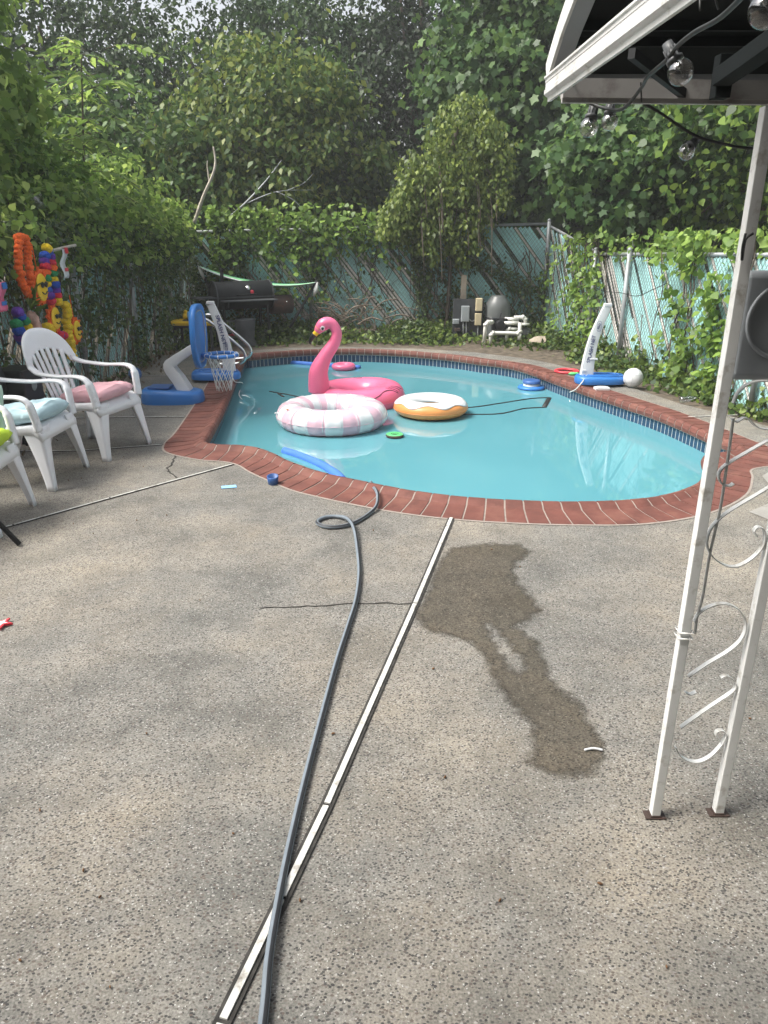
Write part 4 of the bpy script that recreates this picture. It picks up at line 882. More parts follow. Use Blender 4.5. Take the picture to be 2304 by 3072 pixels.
# net posts
def text_mesh(body, size, mat, parent, mtx, name='lettering', ext=.0008):
    cu = bpy.data.curves.new('t', 'FONT'); cu.body = body; cu.size = size; cu.extrude = ext; cu.align_x = 'CENTER'; cu.align_y = 'CENTER'; cu.offset = size * .012
    o = bpy.data.objects.new('t', cu); COL.objects.link(o); bpy.context.view_layer.update()
    me = bpy.data.meshes.new_from_object(o.evaluated_get(bpy.context.evaluated_depsgraph_get())); bpy.data.objects.remove(o); me.name = name
    me.materials.clear(); me.materials.append(mat); t = bpy.data.objects.new(name, me); COL.objects.link(t); t.parent = parent; t.matrix_local = mtx; return t
M['navy'] = pmat('navy_print', (.02, .04, .16), .5, .05, 5)
def net_post(label, loc, flip):
    e = empty('net_post', loc, label, 'net post', 'poolside net posts'); s_ = flip
    bm_ = base_mesh(.56, .36, .088, .08, 'base', M['blue'], e, .8); bm_.location = (-s_ * .10, 0, 0)
    for k, sc in enumerate((.82, .66, .5)):
        mb = MB(); n = 40; mb.tube([(math.copysign(abs(math.cos(a)) ** .69, math.cos(a)) * .28 * (sc + .06) , math.copysign(abs(math.sin(a)) ** .69, math.sin(a)) * .15 * sc, .089 + .003 * k) for a in [2 * math.pi * i / n for i in range(n)]], .006, 5, closed=True); r_ = mb.build('moulded_ridge', M['blue'], e); r_.location = (-s_ * .10, 0, 0)
    mb = MB(); pts = cr([(s_ * .06, 0, .08), (s_ * .045, 0, .3), (s_ * .0, 0, .55), (-s_ * .10, 0, .84)], 5); n = len(pts)
    mb.sweep(pts, [(-.03, -.058), (-.036, 0), (-.03, .058), (.03, .058), (.036, 0), (.03, -.058)], up=(1, 0, 0), scale=[(1.15 - .5 * i / n, 1.25 - .55 * i / n) for i in range(n)])
    blade = mb.build('blade', M['vwhite'], e, bevel=.006)
    mb = MB(); mb.box((-s_ * .103, 0, .855), (.085, .06, .035)); mb.build('cap', M['vwhite'], e, bevel=.006)
    mb = MB(); mb.box((s_ * .10, -.03, .14), (.05, .03, .02)); mb.box((s_ * .0, -.03, .27), (.08, .03, .02)); mb.build('net_hook', M['vwhite'], e, bevel=.003)
    # lettering runs down the face that looks towards the camera
    def put(txt, z, size, sp=1):
        k = (z - .08) / .76; x = s_ * (.06 - .155 * max(0, (z - .2) / .64) ** 1.6); lean = -s_ * .22 * (z / .6)
        m_ = Matrix.Translation((x, -.041 + .012 * k, z)) @ Matrix.Rotation(R(90), 4, 'X') @ Matrix.Rotation(R(-90 if s_ > 0 else 90) - lean * .9, 4, 'Z')
        text_mesh(txt, size, M['navy'], blade, m_)
    if s_ > 0: put('SPLASH NET', .555, .062); put('PRO', .365, .04)
    else: put('SPLASH NET', .38, .056); put('PRO', .63, .032)
    mb = MB()
    zc = .365 if s_ > 0 else .63; x = s_ * (.06 - .155 * max(0, (zc - .2) / .64) ** 1.6)
    mb.tube([(x + .022 * math.copysign(abs(math.cos(a)) ** .5, math.cos(a)), -.039, zc + .055 * math.copysign(abs(math.sin(a)) ** .5, math.sin(a))) for a in [2 * math.pi * i / 24 for i in range(24)]], .0018, 4, closed=True); mb.build('badge_outline', M['navy'], blade)
    return e
lp = net_post('white curved net post on a blue base, left side behind the hoop', (-1.87, 8.70, .03), 1)
rp = net_post('white curved net post on a blue base, right side by the volleyball', (2.36, 8.42, .03), -1)
# net cord floating and mooring ropes
def rope(name, label, pts, r, mat, cat='rope', n=6, group=None): mb = MB(); mb.tube(cr(pts, 6), r, n); return tag(mb.build(name, mat), label, cat, group)
W = lambda u, v, z=WZ + .004: tuple(at(u, v, z=z))
rope('mooring_rope', 'white rope hanging from the left net post into the water', [(-1.78, 8.62, .12), (-1.70, 8.4, .045), tuple(at(728, 1150, z=-.14)), tuple(at(717, 1182, z=-.145)), tuple(at(727, 1200, z=-.15))], .006, M['rope'])
rope('mooring_rope', 'white rope hanging from the right net post into the water', [(2.28, 8.35, .12), (2.20, 8.22, .06), (2.08, 8.0, .03), tuple(at(1702, 1182, z=-.14)), tuple(at(1710, 1206, z=-.148))], .006, M['rope'])
mb = MB(); mb.tube(cr([W(808, 1174), W(860, 1183), W(925, 1195), W(1100, 1215), W(1290, 1222), W(1400, 1223), W(1500, 1210), W(1590, 1196), W(1648, 1193)], 6), .007, 6); mb.tube(cr([W(1290, 1240), W(1400, 1243), W(1500, 1241), W(1570, 1226), W(1632, 1222)], 6), .007, 6)
q0, q1 = Vector(W(1648, 1193)), Vector(W(1632, 1222)); mb.bar(q0, q1, .05, .006); mb.bar(W(835, 1180), W(850, 1190), .03, .005)
tag(mb.build('fallen_net', M['cable']), 'black cords of a fallen net floating across the pool', 'net')
# stair rail
for k, (dy, lab) in enumerate(((0, 'near stainless figure four handrail behind the hoop'), (.42, 'far stainless figure four handrail behind the hoop'))):
    mb = MB(); y = 9.35 + dy
    pts = cr([(-2.36, y, .0), (-2.36, y, .30), (-2.36, y, .55), (-2.29, y, .64), (-2.17, y, .62), (-1.99, y, .47), (-1.83, y, .33), (-1.75, y, .24), (-1.74, y, .16), (-1.81, y, .10), (-1.94, y, .085), (-2.07, y, .08), (-2.11, y, .02)], 6)
    mb.tube(pts, .022, 10); e = empty('pool_handrail', (0, 0, 0), lab, 'handrail', 'pool handrails'); mb.build('rail', M['chrome'], e)
    mb = MB(); 
    for x in (-2.36, -2.11): mb.lathe([(.0, .02), (.035, .018), (.045, .005), (.045, 0)], (x, y, .0), 16)
    mb.build('anchor_plate', M['chrome'], e)
# ---------------------------------------------------------------- floats
def torus(mb, c, Rr, r, rz_, nu=64, nv=20, mf=None, puck=0):
    k = len(mb.v)
    for i in range(nu):
        a = 2 * math.pi * i / nu
        for j in range(nv):
            b = 2 * math.pi * j / nv; q = 1 - puck * (abs(math.sin(a * 9)) ** .3 < .45) * .5
            mb.v.append((c[0] + (Rr + r * math.cos(b) * q) * math.cos(a), c[1] + (Rr + r * math.cos(b) * q) * math.sin(a), c[2] + rz_ * math.sin(b) * q))
    for i in range(nu):
        for j in range(nv):
            mb.f.append((k + i * nv + j, k + ((i + 1) % nu) * nv + j, k + ((i + 1) % nu) * nv + (j + 1) % nv, k + i * nv + (j + 1) % nv)); mb.m.append(mf(i / nu, j / nv) if mf else mb.cur)
    return mb
# flamingo
fc = Vector((-.29, 8.20, WZ + .05))
e = empty('flamingo_float', fc, 'pink inflatable flamingo ring with tall curved neck', 'pool float')
mb = MB(); torus(mb, (0, 0, 0), .355, .165, .15, 72, 24); 
mb.v = [(x * 1.0, y * 1.05, z + .04 * max(0, x + .1) * 1.2) for x, y, z in mb.v]; mb.build('ring', M['pink'], e)
mb = MB(); mb.tube([(.522 * math.cos(a), .522 * 1.05 * math.sin(a), .04 * max(0, .522 * math.cos(a) + .1) * 1.2) for a in [2 * math.pi * i / 90 for i in range(90)]], .003, 4, closed=True); mb.build('welded_seam', M['pink'], e)
def L_(u, v, y): return at(u, v, y=y) - fc
yn = 7.95
npts = [L_(958, 1172, 7.98), L_(956, 1145, 7.97), L_(957, 1111, yn), L_(976, 1069, yn), L_(1003, 1028, yn), L_(1010, 998, yn), L_(1000, 976, yn), L_(985, 969, yn), L_(970, 974, yn), L_(958, 986, yn), L_(951, 996, yn)]
nr = [.118, .112, .098, .075, .062, .055, .055, .062, .066, .052, .035]
sp = cr(npts, 6); rs = cr([(a, 0, 0) for a in nr], 6); mb = MB(); mb.tube(sp, [max(.01, q.x) for q in rs], 22); mb.build('neck', M['pink'], e)
mb = MB(); mb.tube(cr([L_(957, 987, yn), L_(949, 998, yn), L_(941, 1006, yn)], 5), [.052, .046, .041, .036, .034, .031, .03, .028, .027, .025, .024], 14); mb.build('beak', M['yellow'], e)
mb = MB(); bt = cr([L_(943, 1003, yn), L_(936, 1012, yn), L_(931, 1024, yn), L_(932, 1033, yn)], 5); mb.tube(bt, [.030 - .022 * (i / (len(bt) - 1)) ** 1.5 for i in range(len(bt))], 12); mb.build('beak_tip', M['black'], e)
ec = L_(968, 985, yn - .064)
mb = MB(); mb.ell(ec, (.022, .006, .025), 16, 10); ey = mb.build('eye', M['vwhite'], e); mb = MB(); mb.ell(ec + Vector((-.001, -.005, 0)), (.014, .004, .018), 14, 8); pu = mb.build('pupil', M['black'], ey); mb = MB(); mb.ell(ec + Vector((.004, -.009, .009)), (.004, .002, .005), 10, 6); mb.build('glint', M['vwhite'], ey)
mb = MB()
def onring(a, b, off=1.01): a = R(a); b = R(b); x = (.355 + .165 * off * math.cos(b)) * math.cos(a); y = (.355 + .165 * off * math.cos(b)) * math.sin(a) * 1.05; return Vector((x, y, .15 * off * math.sin(b) + .048 * max(0, x + .1)))
mb.tube(cr([onring(-100, 35), onring(-88, 22), onring(-75, 22), onring(-62, 35), onring(-50, 52), onring(-38, 50), onring(-28, 28)], 6), .004, 5)
for k in range(3): mb.tube(cr([onring(-42 + 7 * k, 70), onring(-32 + 7 * k, 52), onring(-26 + 7 * k, 34)], 5), .0025, 5)
mb.tube(cr([onring(100, 80), onring(92, 100), onring(84, 96)], 5), .003, 5); mb.build('wing_outline', M['seam'], e)
# pink / white ring
e = empty('striped_ring_float', (-.51, 7.12, WZ + .105), 'pale pink and white striped inflatable ring', 'pool float')
mb = MB(); torus(mb, (0, 0, 0), .385, .155, .125, 120, 22, lambda a, b: 0 if (a * 10 + .15) % 1 < .5 else 1)
mb.v = [(x * (1 + .007 * math.sin(31 * math.atan2(y, x))), y * (1 + .007 * math.sin(31 * math.atan2(y, x))), z * (1 + .03 * noise.noise(Vector((x * 9, y * 9, z * 3))))) for x, y, z in mb.v]; mb.build('tube', [M['palepink'], M['vwhite']], e)
mb = MB(); torus(mb, (0, 0, 0), .539, .006, .002, 90, 8); mb.build('outer_seam', M['palepink'], e)
mb = MB()
for k in range(20):
    a = 2 * math.pi * (k / 20 - .015); mb.tube([((.385 + .1565 * math.cos(b)) * math.cos(a), (.385 + .1565 * math.cos(b)) * math.sin(a), .1265 * math.sin(b)) for b in [R(-30) + R(215) * q / 14 for q in range(15)]], .0035, 4)
mb.build('stripe_line', M['vwhite'], e)
mb = MB(); mb.tube([(-.49, -.16, .04), (-.53, -.19, .055)], [.012, .008], 8); mb.build('valve', M['vwhite'], e); mb = MB(); mb.box((-.40, -.27, .110), (.022, .02, .004)); mb.build('label_patch', M['orange'], e)
# donut
e = empty('donut_float', (.485, 7.58, WZ + .085), 'orange donut shaped inflatable ring with white icing', 'pool float')
mb = MB(); torus(mb, (0, 0, 0), .268, .117, .082, 80, 22); mb.build('ring', M['orange'], e)
mb = MB()
def ice(a, b):
    an = 2 * math.pi * a; lo = R(38 + 13 * math.sin(an * 7 + 1) + 6 * math.sin(an * 3)); hi = R(172); th = lo + (hi - lo) * b; return ((.268 + .1205 * math.cos(th)) * math.cos(an), (.268 + .1205 * math.cos(th)) * math.sin(an), .0855 * math.sin(th))
mb.grid(ice, 110, 14); mb.build('icing', M['vwhite'], e, solid=.004)
mb = MB(); mb.tube([((.268 + .1185 * math.cos(R(-8))) * math.cos(a), (.268 + .1185 * math.cos(R(-8))) * math.sin(a), -.012) for a in [2 * math.pi * i / 80 for i in range(80)]], .003, 4, closed=True); mb.build('seam', M['rustiron'] if 0 else M['orange'], e)
# kiwi float
e = empty('kiwi_float', tuple(at(1184, 1311, z=WZ)), 'small green kiwi slice float', 'pool toy')
mb = MB(); mb.lathe([(0, 0), (.07, 0), (.082, .01), (.083, .022), (.078, .028)], (0, 0, 0), 32); mb.build('rim', M['rustiron'], e)
mb = MB(); mb.lathe([(.078, .028), (.07, .033), (.03, .030), (.022, .027)], (0, 0, 0), 32); mb.build('flesh', M['green'], e)
mb = MB(); mb.lathe([(.022, .027), (0, .029)], (0, 0, 0), 20)
for k in range(14): a = 2 * math.pi * k / 14; mb.ell((.032 * math.cos(a), .032 * math.sin(a), .032), (.004, .003, .002), 6, 4)
mb.build('core', M['seam'], e)
# noodles
def noodle(label, pts, r):
    mb = MB(); l = cr(pts, 8); mb.tube(l, r, 14); e = mb.build('pool_noodle', M['noodle'], None); tag(e, label, 'pool noodle', 'blue foam noodles'); mb = MB()
    for p, q in ((l[0], l[1]), (l[-1], l[-2])): d = (p - q).normalized(); mb.tube([p + d * .0005, p + d * .0015], r * .35, 10)
    mb.build('hollow_end', M['seam'], e); return e
noodle('straight blue noodle floating behind the flamingo at the far end', [W(845, 1086, WZ + .01), W(960, 1095, WZ + .01), W(1080, 1103, WZ + .01)], .034)
noodle('curved blue noodle floating against the near brick edge', [W(853, 1353, WZ + .01), W(900, 1368, WZ + .01), W(960, 1393, WZ + .01), W(1005, 1420, WZ + .01), W(1028, 1440, WZ + .01)], .034)
e = empty('pink_baby_float', tuple(at(1031, 1108, z=WZ)), 'small see-through pink inflatable beside the far blue noodle', 'pool float')
mb = MB(); torus(mb, (0, 0, .04), .115, .052, .045, 32, 12); mb.build('ring', M['pink'], e); mb = MB(); mb.lathe([(0, .02), (.09, .03), (.12, .05)], (0, 0, 0), 20); mb.build('seat_floor', M['pink'], e)
# chlorine floater
e = empty('chlorine_floater', (1.79, 8.95, WZ), 'round blue and white floating chlorine dispenser at the pool edge', 'floater')
mb = MB(); mb.lathe([(0, 0), (.15, 0), (.165, .015), (.15, .035), (.10, .04)], n=32); mb.build('float_ring', M['blue'], e); mb = MB(); mb.lathe([(.10, .04), (.095, .075), (0, .075)], n=28); mb.build('collar', M['vwhite'], e); mb = MB(); mb.lathe([(.108, .072), (.108, .10), (.09, .11), (0, .11)], n=28); mb.build('lid', M['bluedk'], e)
# things on the right deck
e = at(1700, 1118, z=0); mb = MB(); torus(mb, (0, 0, .02), .135, .022, .016, 40, 10); o = mb.build('dive_ring', M['red']); o.location = e; tag(o, 'red plastic ring lying on the deck left of the right net post', 'toy')
e = at(1718, 1126, z=0); mb = MB(); mb.ell((0, 0, .02), (.055, .03, .02), 14, 8); mb.ell((.05, 0, .025), (.02, .018, .015), 10, 6); o = mb.build('turtle_toy', M['green']); o.location = e; tag(o, 'small green plastic toy beside the red ring', 'toy')
mb = MB(); mb.ell((0, 0, .018), .018, 12, 8); o = mb.build('small_ball', M['cushlime']); o.location = at(1735, 1128, z=0); tag(o, 'tiny yellow green ball by the green toy', 'ball')
mb = MB(); mb.box((0, 0, .018), (.16, .10, .03)); mb.box((.0, 0, .036), (.10, .06, .01)); o = mb.build('white_block', M['vwhite'], bevel=.01); o.location = at(1805, 1168, z=.01) ; o.location.z = .002; tag(o, 'small flat white plastic piece in front of the right blue base', 'cap')
mb = MB(); mb.lathe([(0, 0), (.03, 0), (.033, .02), (.033, .1), (.014, .14), (.012, .17), (0, .17)], n=16, rot=Matrix.Rotation(R(80), 3, 'Y')); o = mb.build('bottle', M['bag']); o.location = at(2040, 1200, z=.04); tag(o, 'clear crushed plastic bottle lying in the weeds by the right fence', 'bottle')
for u, v, s_, lab in ((1625, 1035, .16, 'large tan rock in the weeds near the fence corner'), (1460, 1030, .07, 'small grey rock at the foot of the filter pipes'), (1225, 1025, .05, 'small rock at the foot of the back fence')):
    mb = MB(); mb.ell((0, 0, s_ * .3), (s_ * 1.3, s_, s_ * .55), 14, 10, bump=.08); o = mb.build('rock', M['stone']); o.location = at(u, v, z=0); tag(o, lab, 'rock')
# cup, card, scraps
e = empty('blue_cup', tuple(at(820, 1452, z=.0)), 'small blue plastic cup lying at the outer edge of the coping', 'cup'); mb = MB(); rt = Matrix.Rotation(R(12), 3, 'X'); mb.lathe([(.0, .0), (.034, .0), (.040, .06), (.036, .062), (.030, .01), (0, .01)], (0, 0, .002), 20, rt); mb.build('cup', M['bluedk'], e)
mb = MB(); mb.box((0, 0, .004), (.10, .055, .003), Matrix.Rotation(R(15), 3, 'Z')); o = mb.build('paper_card', M['paperb'], smooth=False); o.location = at(687, 1462, z=0); tag(o, 'pale blue card lying on the concrete left of the blue cup', 'card')
mb = MB(); mb.tube(cr([(-.03, 0, .008), (0, .006, .01), (.03, 0, .008)], 5), .004, 6); o = mb.build('white_stick', M['vwhite']); o.location = at(1780, 2256, z=0); tag(o, 'short white plastic stick at the lower end of the wet patch', 'scrap')
mb = MB(); n = 10; pts = [( (.05 if i % 2 == 0 else .02) * math.cos(2 * math.pi * i / n), (.05 if i % 2 == 0 else .02) * math.sin(2 * math.pi * i / n)) for i in range(n)]
mb.v = [(x, y, .006) for x, y in pts] + [(x, y, .016) for x, y in pts]; mb.f = [tuple(range(n))[::-1], tuple(n + i for i in range(n))] + [(i, (i + 1) % n, n + (i + 1) % n, n + i) for i in range(n)]; mb.m = [0] * len(mb.f)
o = mb.build('star_toy', M['red'], smooth=False); sp_ = at(6, 1878, z=0); o.location = sp_; tag(o, 'red and white star shaped toy at the left edge of the deck', 'toy'); mb = MB(); mb.v = [(x * .6, y * .6, .0175) for x, y in pts]; mb.f = [tuple(range(n))]; mb.m = [0]; mb.build('white_star', M['vwhite'], o, smooth=False)
# scattered dry leaves / pebbles on the deck
labs = []
mb = MB(); mb.cur = 0
for u, v in [(300, 2690), (250, 2610), (500, 1545), (120, 2430), (1150, 2010), (1300, 2005), (2250, 2155), (150, 1500), (245, 1434), (220, 1570), (280, 1600), (410, 1560), (430, 1400), (205, 1440), (370, 1370), (330, 2960), (60, 2880), (1475, 1648), (1560, 1700), (1335, 2330), (1120, 1590), (700, 2500), (440, 2200), (900, 2700), (1500, 2700), (1800, 2650), (2000, 2900), (1000, 2200), (600, 1800)]:
    p = at(u, v, z=.006); a = random.uniform(0, 6); s_ = random.uniform(.004, .008)
    mb.ell(p, (s_, s_ * .45, .004), 8, 5, Matrix.Rotation(a, 3, 'Z'), .15)
o = mb.build('leaf_litter', M['deadleaf']); tag(o, 'scattered bits of brown leaf litter on the concrete', 'leaf litter', kind='stuff')
# litter at left fence foot
P = np.stack([rng.uniform(-3.15, -2.6, 500), rng.uniform(5, 11, 500), np.full(500, .012)], 1); P[:, 0] = -3.18 + (P[:, 0] + 3.15) ** 1.0 * rng.uniform(0, 1, 500)
o = leaves('fallen_leaves', P, (0, 0, 1), .05, OV, pmat('brown_leaf', (.10, .07, .035), .9, .5, 30), droop=0, jit=.3); tag(o, 'fallen brown leaves along the foot of the left fence', 'fallen leaves', kind='stuff')
# ---------------------------------------------------------------- hose
hp = [(1118, 1462, -.02), (1125, 1466, .05), (1133, 1485, .045), (1130, 1515, .03), (1112, 1537, .014), (1075, 1562, .014), (1030, 1578, .014), (985, 1581, .014), (957, 1573, .014), (953, 1562, .014), (975, 1552, .014), (1010, 1549, .014), (1042, 1556, .03), (1062, 1585, .036), (1073, 1650, .014), (1078, 1720, .014), (1068, 1800, .014), (1042, 1885, .014), (1010, 1985, .014), (965, 2150, .014), (915, 2340, .014), (868, 2540, .014), (832, 2720, .020), (806, 2880, .022), (788, 3072, .014)]
hpts = [(.0 + at(1113, 1445, z=-.17).x, at(1113, 1445, z=-.17).y, -.17)] + [tuple(at(u, v, z=z)) for u, v, z in hp] + [(-.25, .7, .014), (-.1, -.3, .014), (.2, -1.5, .014)]
mb = MB(); mb.tube(cr(hpts, 10), .0110, 12, stripe=(3, 4)); 
ho = mb.build('garden_hose', [M['rubber'], M['hosedk']]); tag(ho, 'grey garden hose with a black stripe running from the pool across the concrete', 'hose')

# ---------------------------------------------------------------- grill
ang = R(30); gl = empty('smoker_grill', (-2.25, 12.15, 0), 'black offset barrel smoker grill standing before the hammock', 'grill', None, ang)
def hbar(r, x0, x1, z, n=28): return Matrix.Rotation(R(90), 3, 'Y'), [(0, x0), (r * .96, x0), (r, x0 + .01), (r, x1 - .01), (r * .96, x1), (0, x1)]
mt, pf = hbar(.215, -.46, .46, 0); mb = MB(); mb.lathe(pf, (0, 0, .72), 36, mt); mb.build('barrel', M['darkiron'], gl)
mb = MB(); 
for s_ in (-.462, .455): mb.lathe([(.215, 0), (.226, 0), (.226, .02), (.215, .02)], (s_ - .01, 0, .72), 36, mt, closed=True)
mb.box((0, -.217, .70), (.9, .012, .02)); mb.build('barrel_rim', M['board'], gl)
mt2, pf2 = hbar(.15, .0, .36, 0); mb = MB(); mb.lathe(pf2, (.47, 0, .55), 28, mt2); fb = mb.build('firebox', M['rustiron'], gl); mb = MB(); mb.ell((.70, -.15, .60), .015, 8, 6); mb.build('firebox_handle', M['chrome'], fb)
mb = MB(); mb.tube([(-.30, 0, .9), (-.30, 0, 1.10)], .028, 12); mb.lathe([(.04, 0), (.04, .02), (0, .025)], (-.30, 0, 1.10), 14); mb.build('chimney', M['darkiron'], gl)
mb = MB(); mb.box((0, -.34, .66), (.86, .22, .018)); mb.bar((-.3, -.24, .655), (-.3, -.20, .55), .02, .02); mb.build('front_shelf', M['board'], gl, bevel=.003)
mb = MB(); mb.box((-.62, -.02, .70), (.32, .34, .02)); mb.build('side_shelf', M['board'], gl, bevel=.003)
for x, y in ((-.36, -.18), (.36, -.18), (-.36, .18), (.36, .18)): mb = MB(); mb.bar((x, y * .8, .62), (x, y * 1.2, .0), .035, .035, (0, 1, 0)); mb.build('leg', M['darkiron'], gl, smooth=False)
mb = MB(); mb.box((0, 0, .16), (.74, .36, .015)); mb.build('lower_shelf', M['board'], gl)
mb = MB(); mb.lathe([(0, .012), (.035, .01), (.04, 0)], (.05, -.185, .84), 16, Matrix.Rotation(R(60), 3, 'X')); mb.build('thermometer', M['chrome'], gl)
mb = MB(); mb.lathe([(0, .008), (.03, .006), (.032, 0)], (.10, -.207, .775), 14, Matrix.Rotation(R(78), 3, 'X')); mb.build('lid_badge', M['red'], gl)
mb = MB(); mb.tube([(-.15, -.215, .74), (-.15, -.26, .745), (.15, -.26, .745), (.15, -.215, .74)], .01, 8); mb.build('lid_handle', M['darkiron'], gl)
# crate with cans below grill
e = empty('wire_basket', (-2.45, 11.95, .0), 'small wire basket with red trim on the ground beneath the grill', 'basket'); mb = MB()
for z in (.02, .10, .18, .26, .34): mb.tube([(-.12, -.08, z), (.12, -.08, z), (.12, .08, z), (-.12, .08, z)], .006, 5, closed=True)
for x in (-.12, -.04, .04, .12): mb.tube([(x, -.08, .0), (x, -.08, .35)], .004, 5)
mb.build('wire', M['galv'], e); mb = MB(); mb.box((0, -.087, .14), (.22, .006, .04)); mb.build('red_band', M['red'], e)
# hammock
hm = empty('hammock', (0, 12.7, 0), 'green and white striped hammock on a dark stand behind the grill', 'hammock')
HL = at(594, 797, y=12.7) - Vector((0, 12.7, 0)); HR = at(951, 846, y=12.5) - Vector((0, 12.7, 0))
def ham(a, b):
    p = HL.lerp(HR, a); sag = .36 * 4 * a * (1 - a) * .55; wd = .02 + .26 * math.sin(math.pi * a) ** .7; return p + Vector((0, (b - .5) * 2 * wd, -sag + .18 * abs(b - .5) ** 1.5 * math.sin(math.pi * a)))
mats = [M['vwhite'], pmat('pale_green_cloth', (.25, .62, .30), .8, .1, 5), pmat('dark_green_cloth', (.03, .16, .10), .8, .1, 5), M['vwhite'], pmat('teal_cloth', (.10, .30, .32), .8, .1, 5)]
mb = MB(); mb.grid(ham, 40, 15); mb.m = [(k % 15) // 2 % 5 for k in range(len(mb.f))]; mb.build('cloth', mats, hm, solid=.006)
mb = MB(); mb.tube([HR, HR + Vector((-.02, -.03, -.12)), HR + Vector((-.06, -.02, -.22))], [.02, .04, .015], 8); mb.build('cord_tassel', M['rope'], hm); mb = MB(); mb.tube([HL, HL + Vector((.06, -.03, -.12)), HL + Vector((.09, 0, -.22))], [.015, .03, .015], 8); mb.build('cord_tassel', M['rope'], hm)
mb = MB(); g0 = at(868, 985, y=12.4) - Vector((0, 12.7, 0)); mb.tube([HR + Vector((0, 0, .02)), g0 + Vector((0, 0, 0)), (g0.x - .25, g0.y, .03)], .022, 8); mb.tube([HL, (HL.x + .35, 0, .35), (HL.x + .6, -.1, .03)], .022, 8); mb.tube([(HL.x + .6, -.1, .03), (g0.x - .25, g0.y, .03)], .022, 8); mb.build('stand', M['darkiron'], hm)
# low table with yellow board
tb = empty('low_table', (-2.82, 11.35, 0), 'low dark table in the left back corner under the yellow board', 'table'); mb = MB(); mb.box((0, 0, .345), (.62, .5, .03)); mb.build('tabletop', M['board'], tb, bevel=.004)
for x in (-.27, .27):
    for y in (-.2, .2): mb = MB(); mb.box((x, y, .165), (.035, .035, .33)); mb.build('leg', M['board'], tb, smooth=False)
yb = empty('kneeboard', (-2.80, 11.30, .362), 'yellow and black foam board lying on the low table', 'board')
def yb_out(sc, z): return [(math.copysign(abs(math.cos(a)) ** .6, math.cos(a)) * .36 * sc, math.copysign(abs(math.sin(a)) ** .6, math.sin(a)) * .24 * sc, z) for a in [2 * math.pi * i / 36 for i in range(36)]]
mb = MB(); 
for sc, z in ((.94, 0), (1, .02), (1, .045), (.95, .06)): mb.v += yb_out(sc, z)
for l in range(3):
    for i in range(36): mb.f.append((l * 36 + i, l * 36 + (i + 1) % 36, (l + 1) * 36 + (i + 1) % 36, (l + 1) * 36 + i)); mb.m.append(0)
mb.f.append(tuple(108 + i for i in range(36))); mb.f.append(tuple(range(36))); mb.m += [0, 0]; mb.build('shell', M['yellow'], yb, smooth=False)
mb = MB(); mb.v = [(x + .06, y, z) for x, y, z in yb_out(.68, .063)]; mb.f = [tuple(range(36))]; mb.m = [0]; mb.build('pad', M['black'], yb, solid=.008, smooth=False)
e = empty('plush_toy', (-2.95, 11.3, .43), 'small yellow and light blue plush toy sitting on the yellow board', 'toy'); mb = MB(); mb.ell((0, 0, .05), (.04, .04, .05), 12, 8); mb.ell((.01, 0, .11), .03, 10, 8); mb.build('body', M['yellow'], e); mb = MB(); mb.ell((.05, 0, .06), (.025, .03, .06), 10, 8); mb.build('wing', M['paperb'], e)
e = empty('dark_bench', (-2.15, 11.75, 0), 'dark plastic stool under the grill shelf', 'stool'); mb = MB(); mb.lathe([(.0, .40), (.14, .40), (.16, .38), (.13, .1), (.17, .0)], n=18); mb.build('body', M['board'], e)
mb = MB(); 
for k in range(5): mb.ell((random.uniform(-.06, .06), random.uniform(-.04, .04), .02 + .015 * k), (.025, .02, .012), 8, 6, bump=.3)
o = mb.build('crumpled_wrapper', M['vwhite']); p = at(525, 1050, z=0); o.location = (p.x, p.y, .1); tag(o, 'white crumpled wrapper in the ivy left of the hoop', 'wrapper')
e = empty('garden_stake_light', tuple(at(1030, 1010, z=0)), 'small round white solar light on a stake beyond the pool', 'garden light'); mb = MB(); mb.tube([(0, 0, 0), (-.02, 0, .13)], .008, 6); mb.build('stake', M['galv'], e); mb = MB(); mb.lathe([(0, .03), (.045, .025), (.055, 0), (0, 0)], (-.02, 0, .13), 16, Matrix.Rotation(R(60), 3, 'X')); mb.build('head', M['vwhite'], e)
# ---------------------------------------------------------------- pool equipment
YE = 12.35
def E(u, v, y=YE): return at(u, v, y=y)
tk = empty('pool_filter', (1.855, 12.45, 0), 'grey domed pool filter tank beside the electrical panel', 'pool filter')
mb = MB(); mb.lathe([(0, .0), (.19, .0), (.205, .05), (.205, .48), (.195, .55), (.16, .62), (.12, .67), (.11, .69), (0, .69)], n=36); mb.build('tank', M['tank'], tk)
mb = MB(); mb.lathe([(.207, .31), (.216, .32), (.216, .35), (.207, .36)], n=36); mb.build('clamp_band', M['black'], tk)
mb = MB(); mb.box((0, -.24, .26), (.24, .12, .20)); mb.lathe([(0, .1), (.07, .09), (.08, 0)], (0, -.30, .26), 16, Matrix.Rotation(R(90), 3, 'X')); mb.tube([(0, -.26, .36), (.02, -.26, .44)], .012, 6); mb.build('multiport_valve', M['black'], tk, bevel=.01)
pb = empty('electrical_panel', (1.37, 12.42, 0), 'dark backing board carrying grey and beige electrical boxes', 'panel')
mb = MB(); mb.box((0, 0, .36), (.50, .03, .56)); mb.box((-.2, .02, .1), (.04, .04, .24)); mb.box((.2, .02, .1), (.04, .04, .24)); mb.build('backing_board', M['board'], pb, bevel=.004)
def ebox(x, z, w_, h_, mat, name): mb = MB(); mb.box((x, -.05, z), (w_, .07, h_)); mb.box((x, -.089, z), (w_ * .9, .01, h_ * .94)); return mb.build(name, mat, pb, bevel=.006)
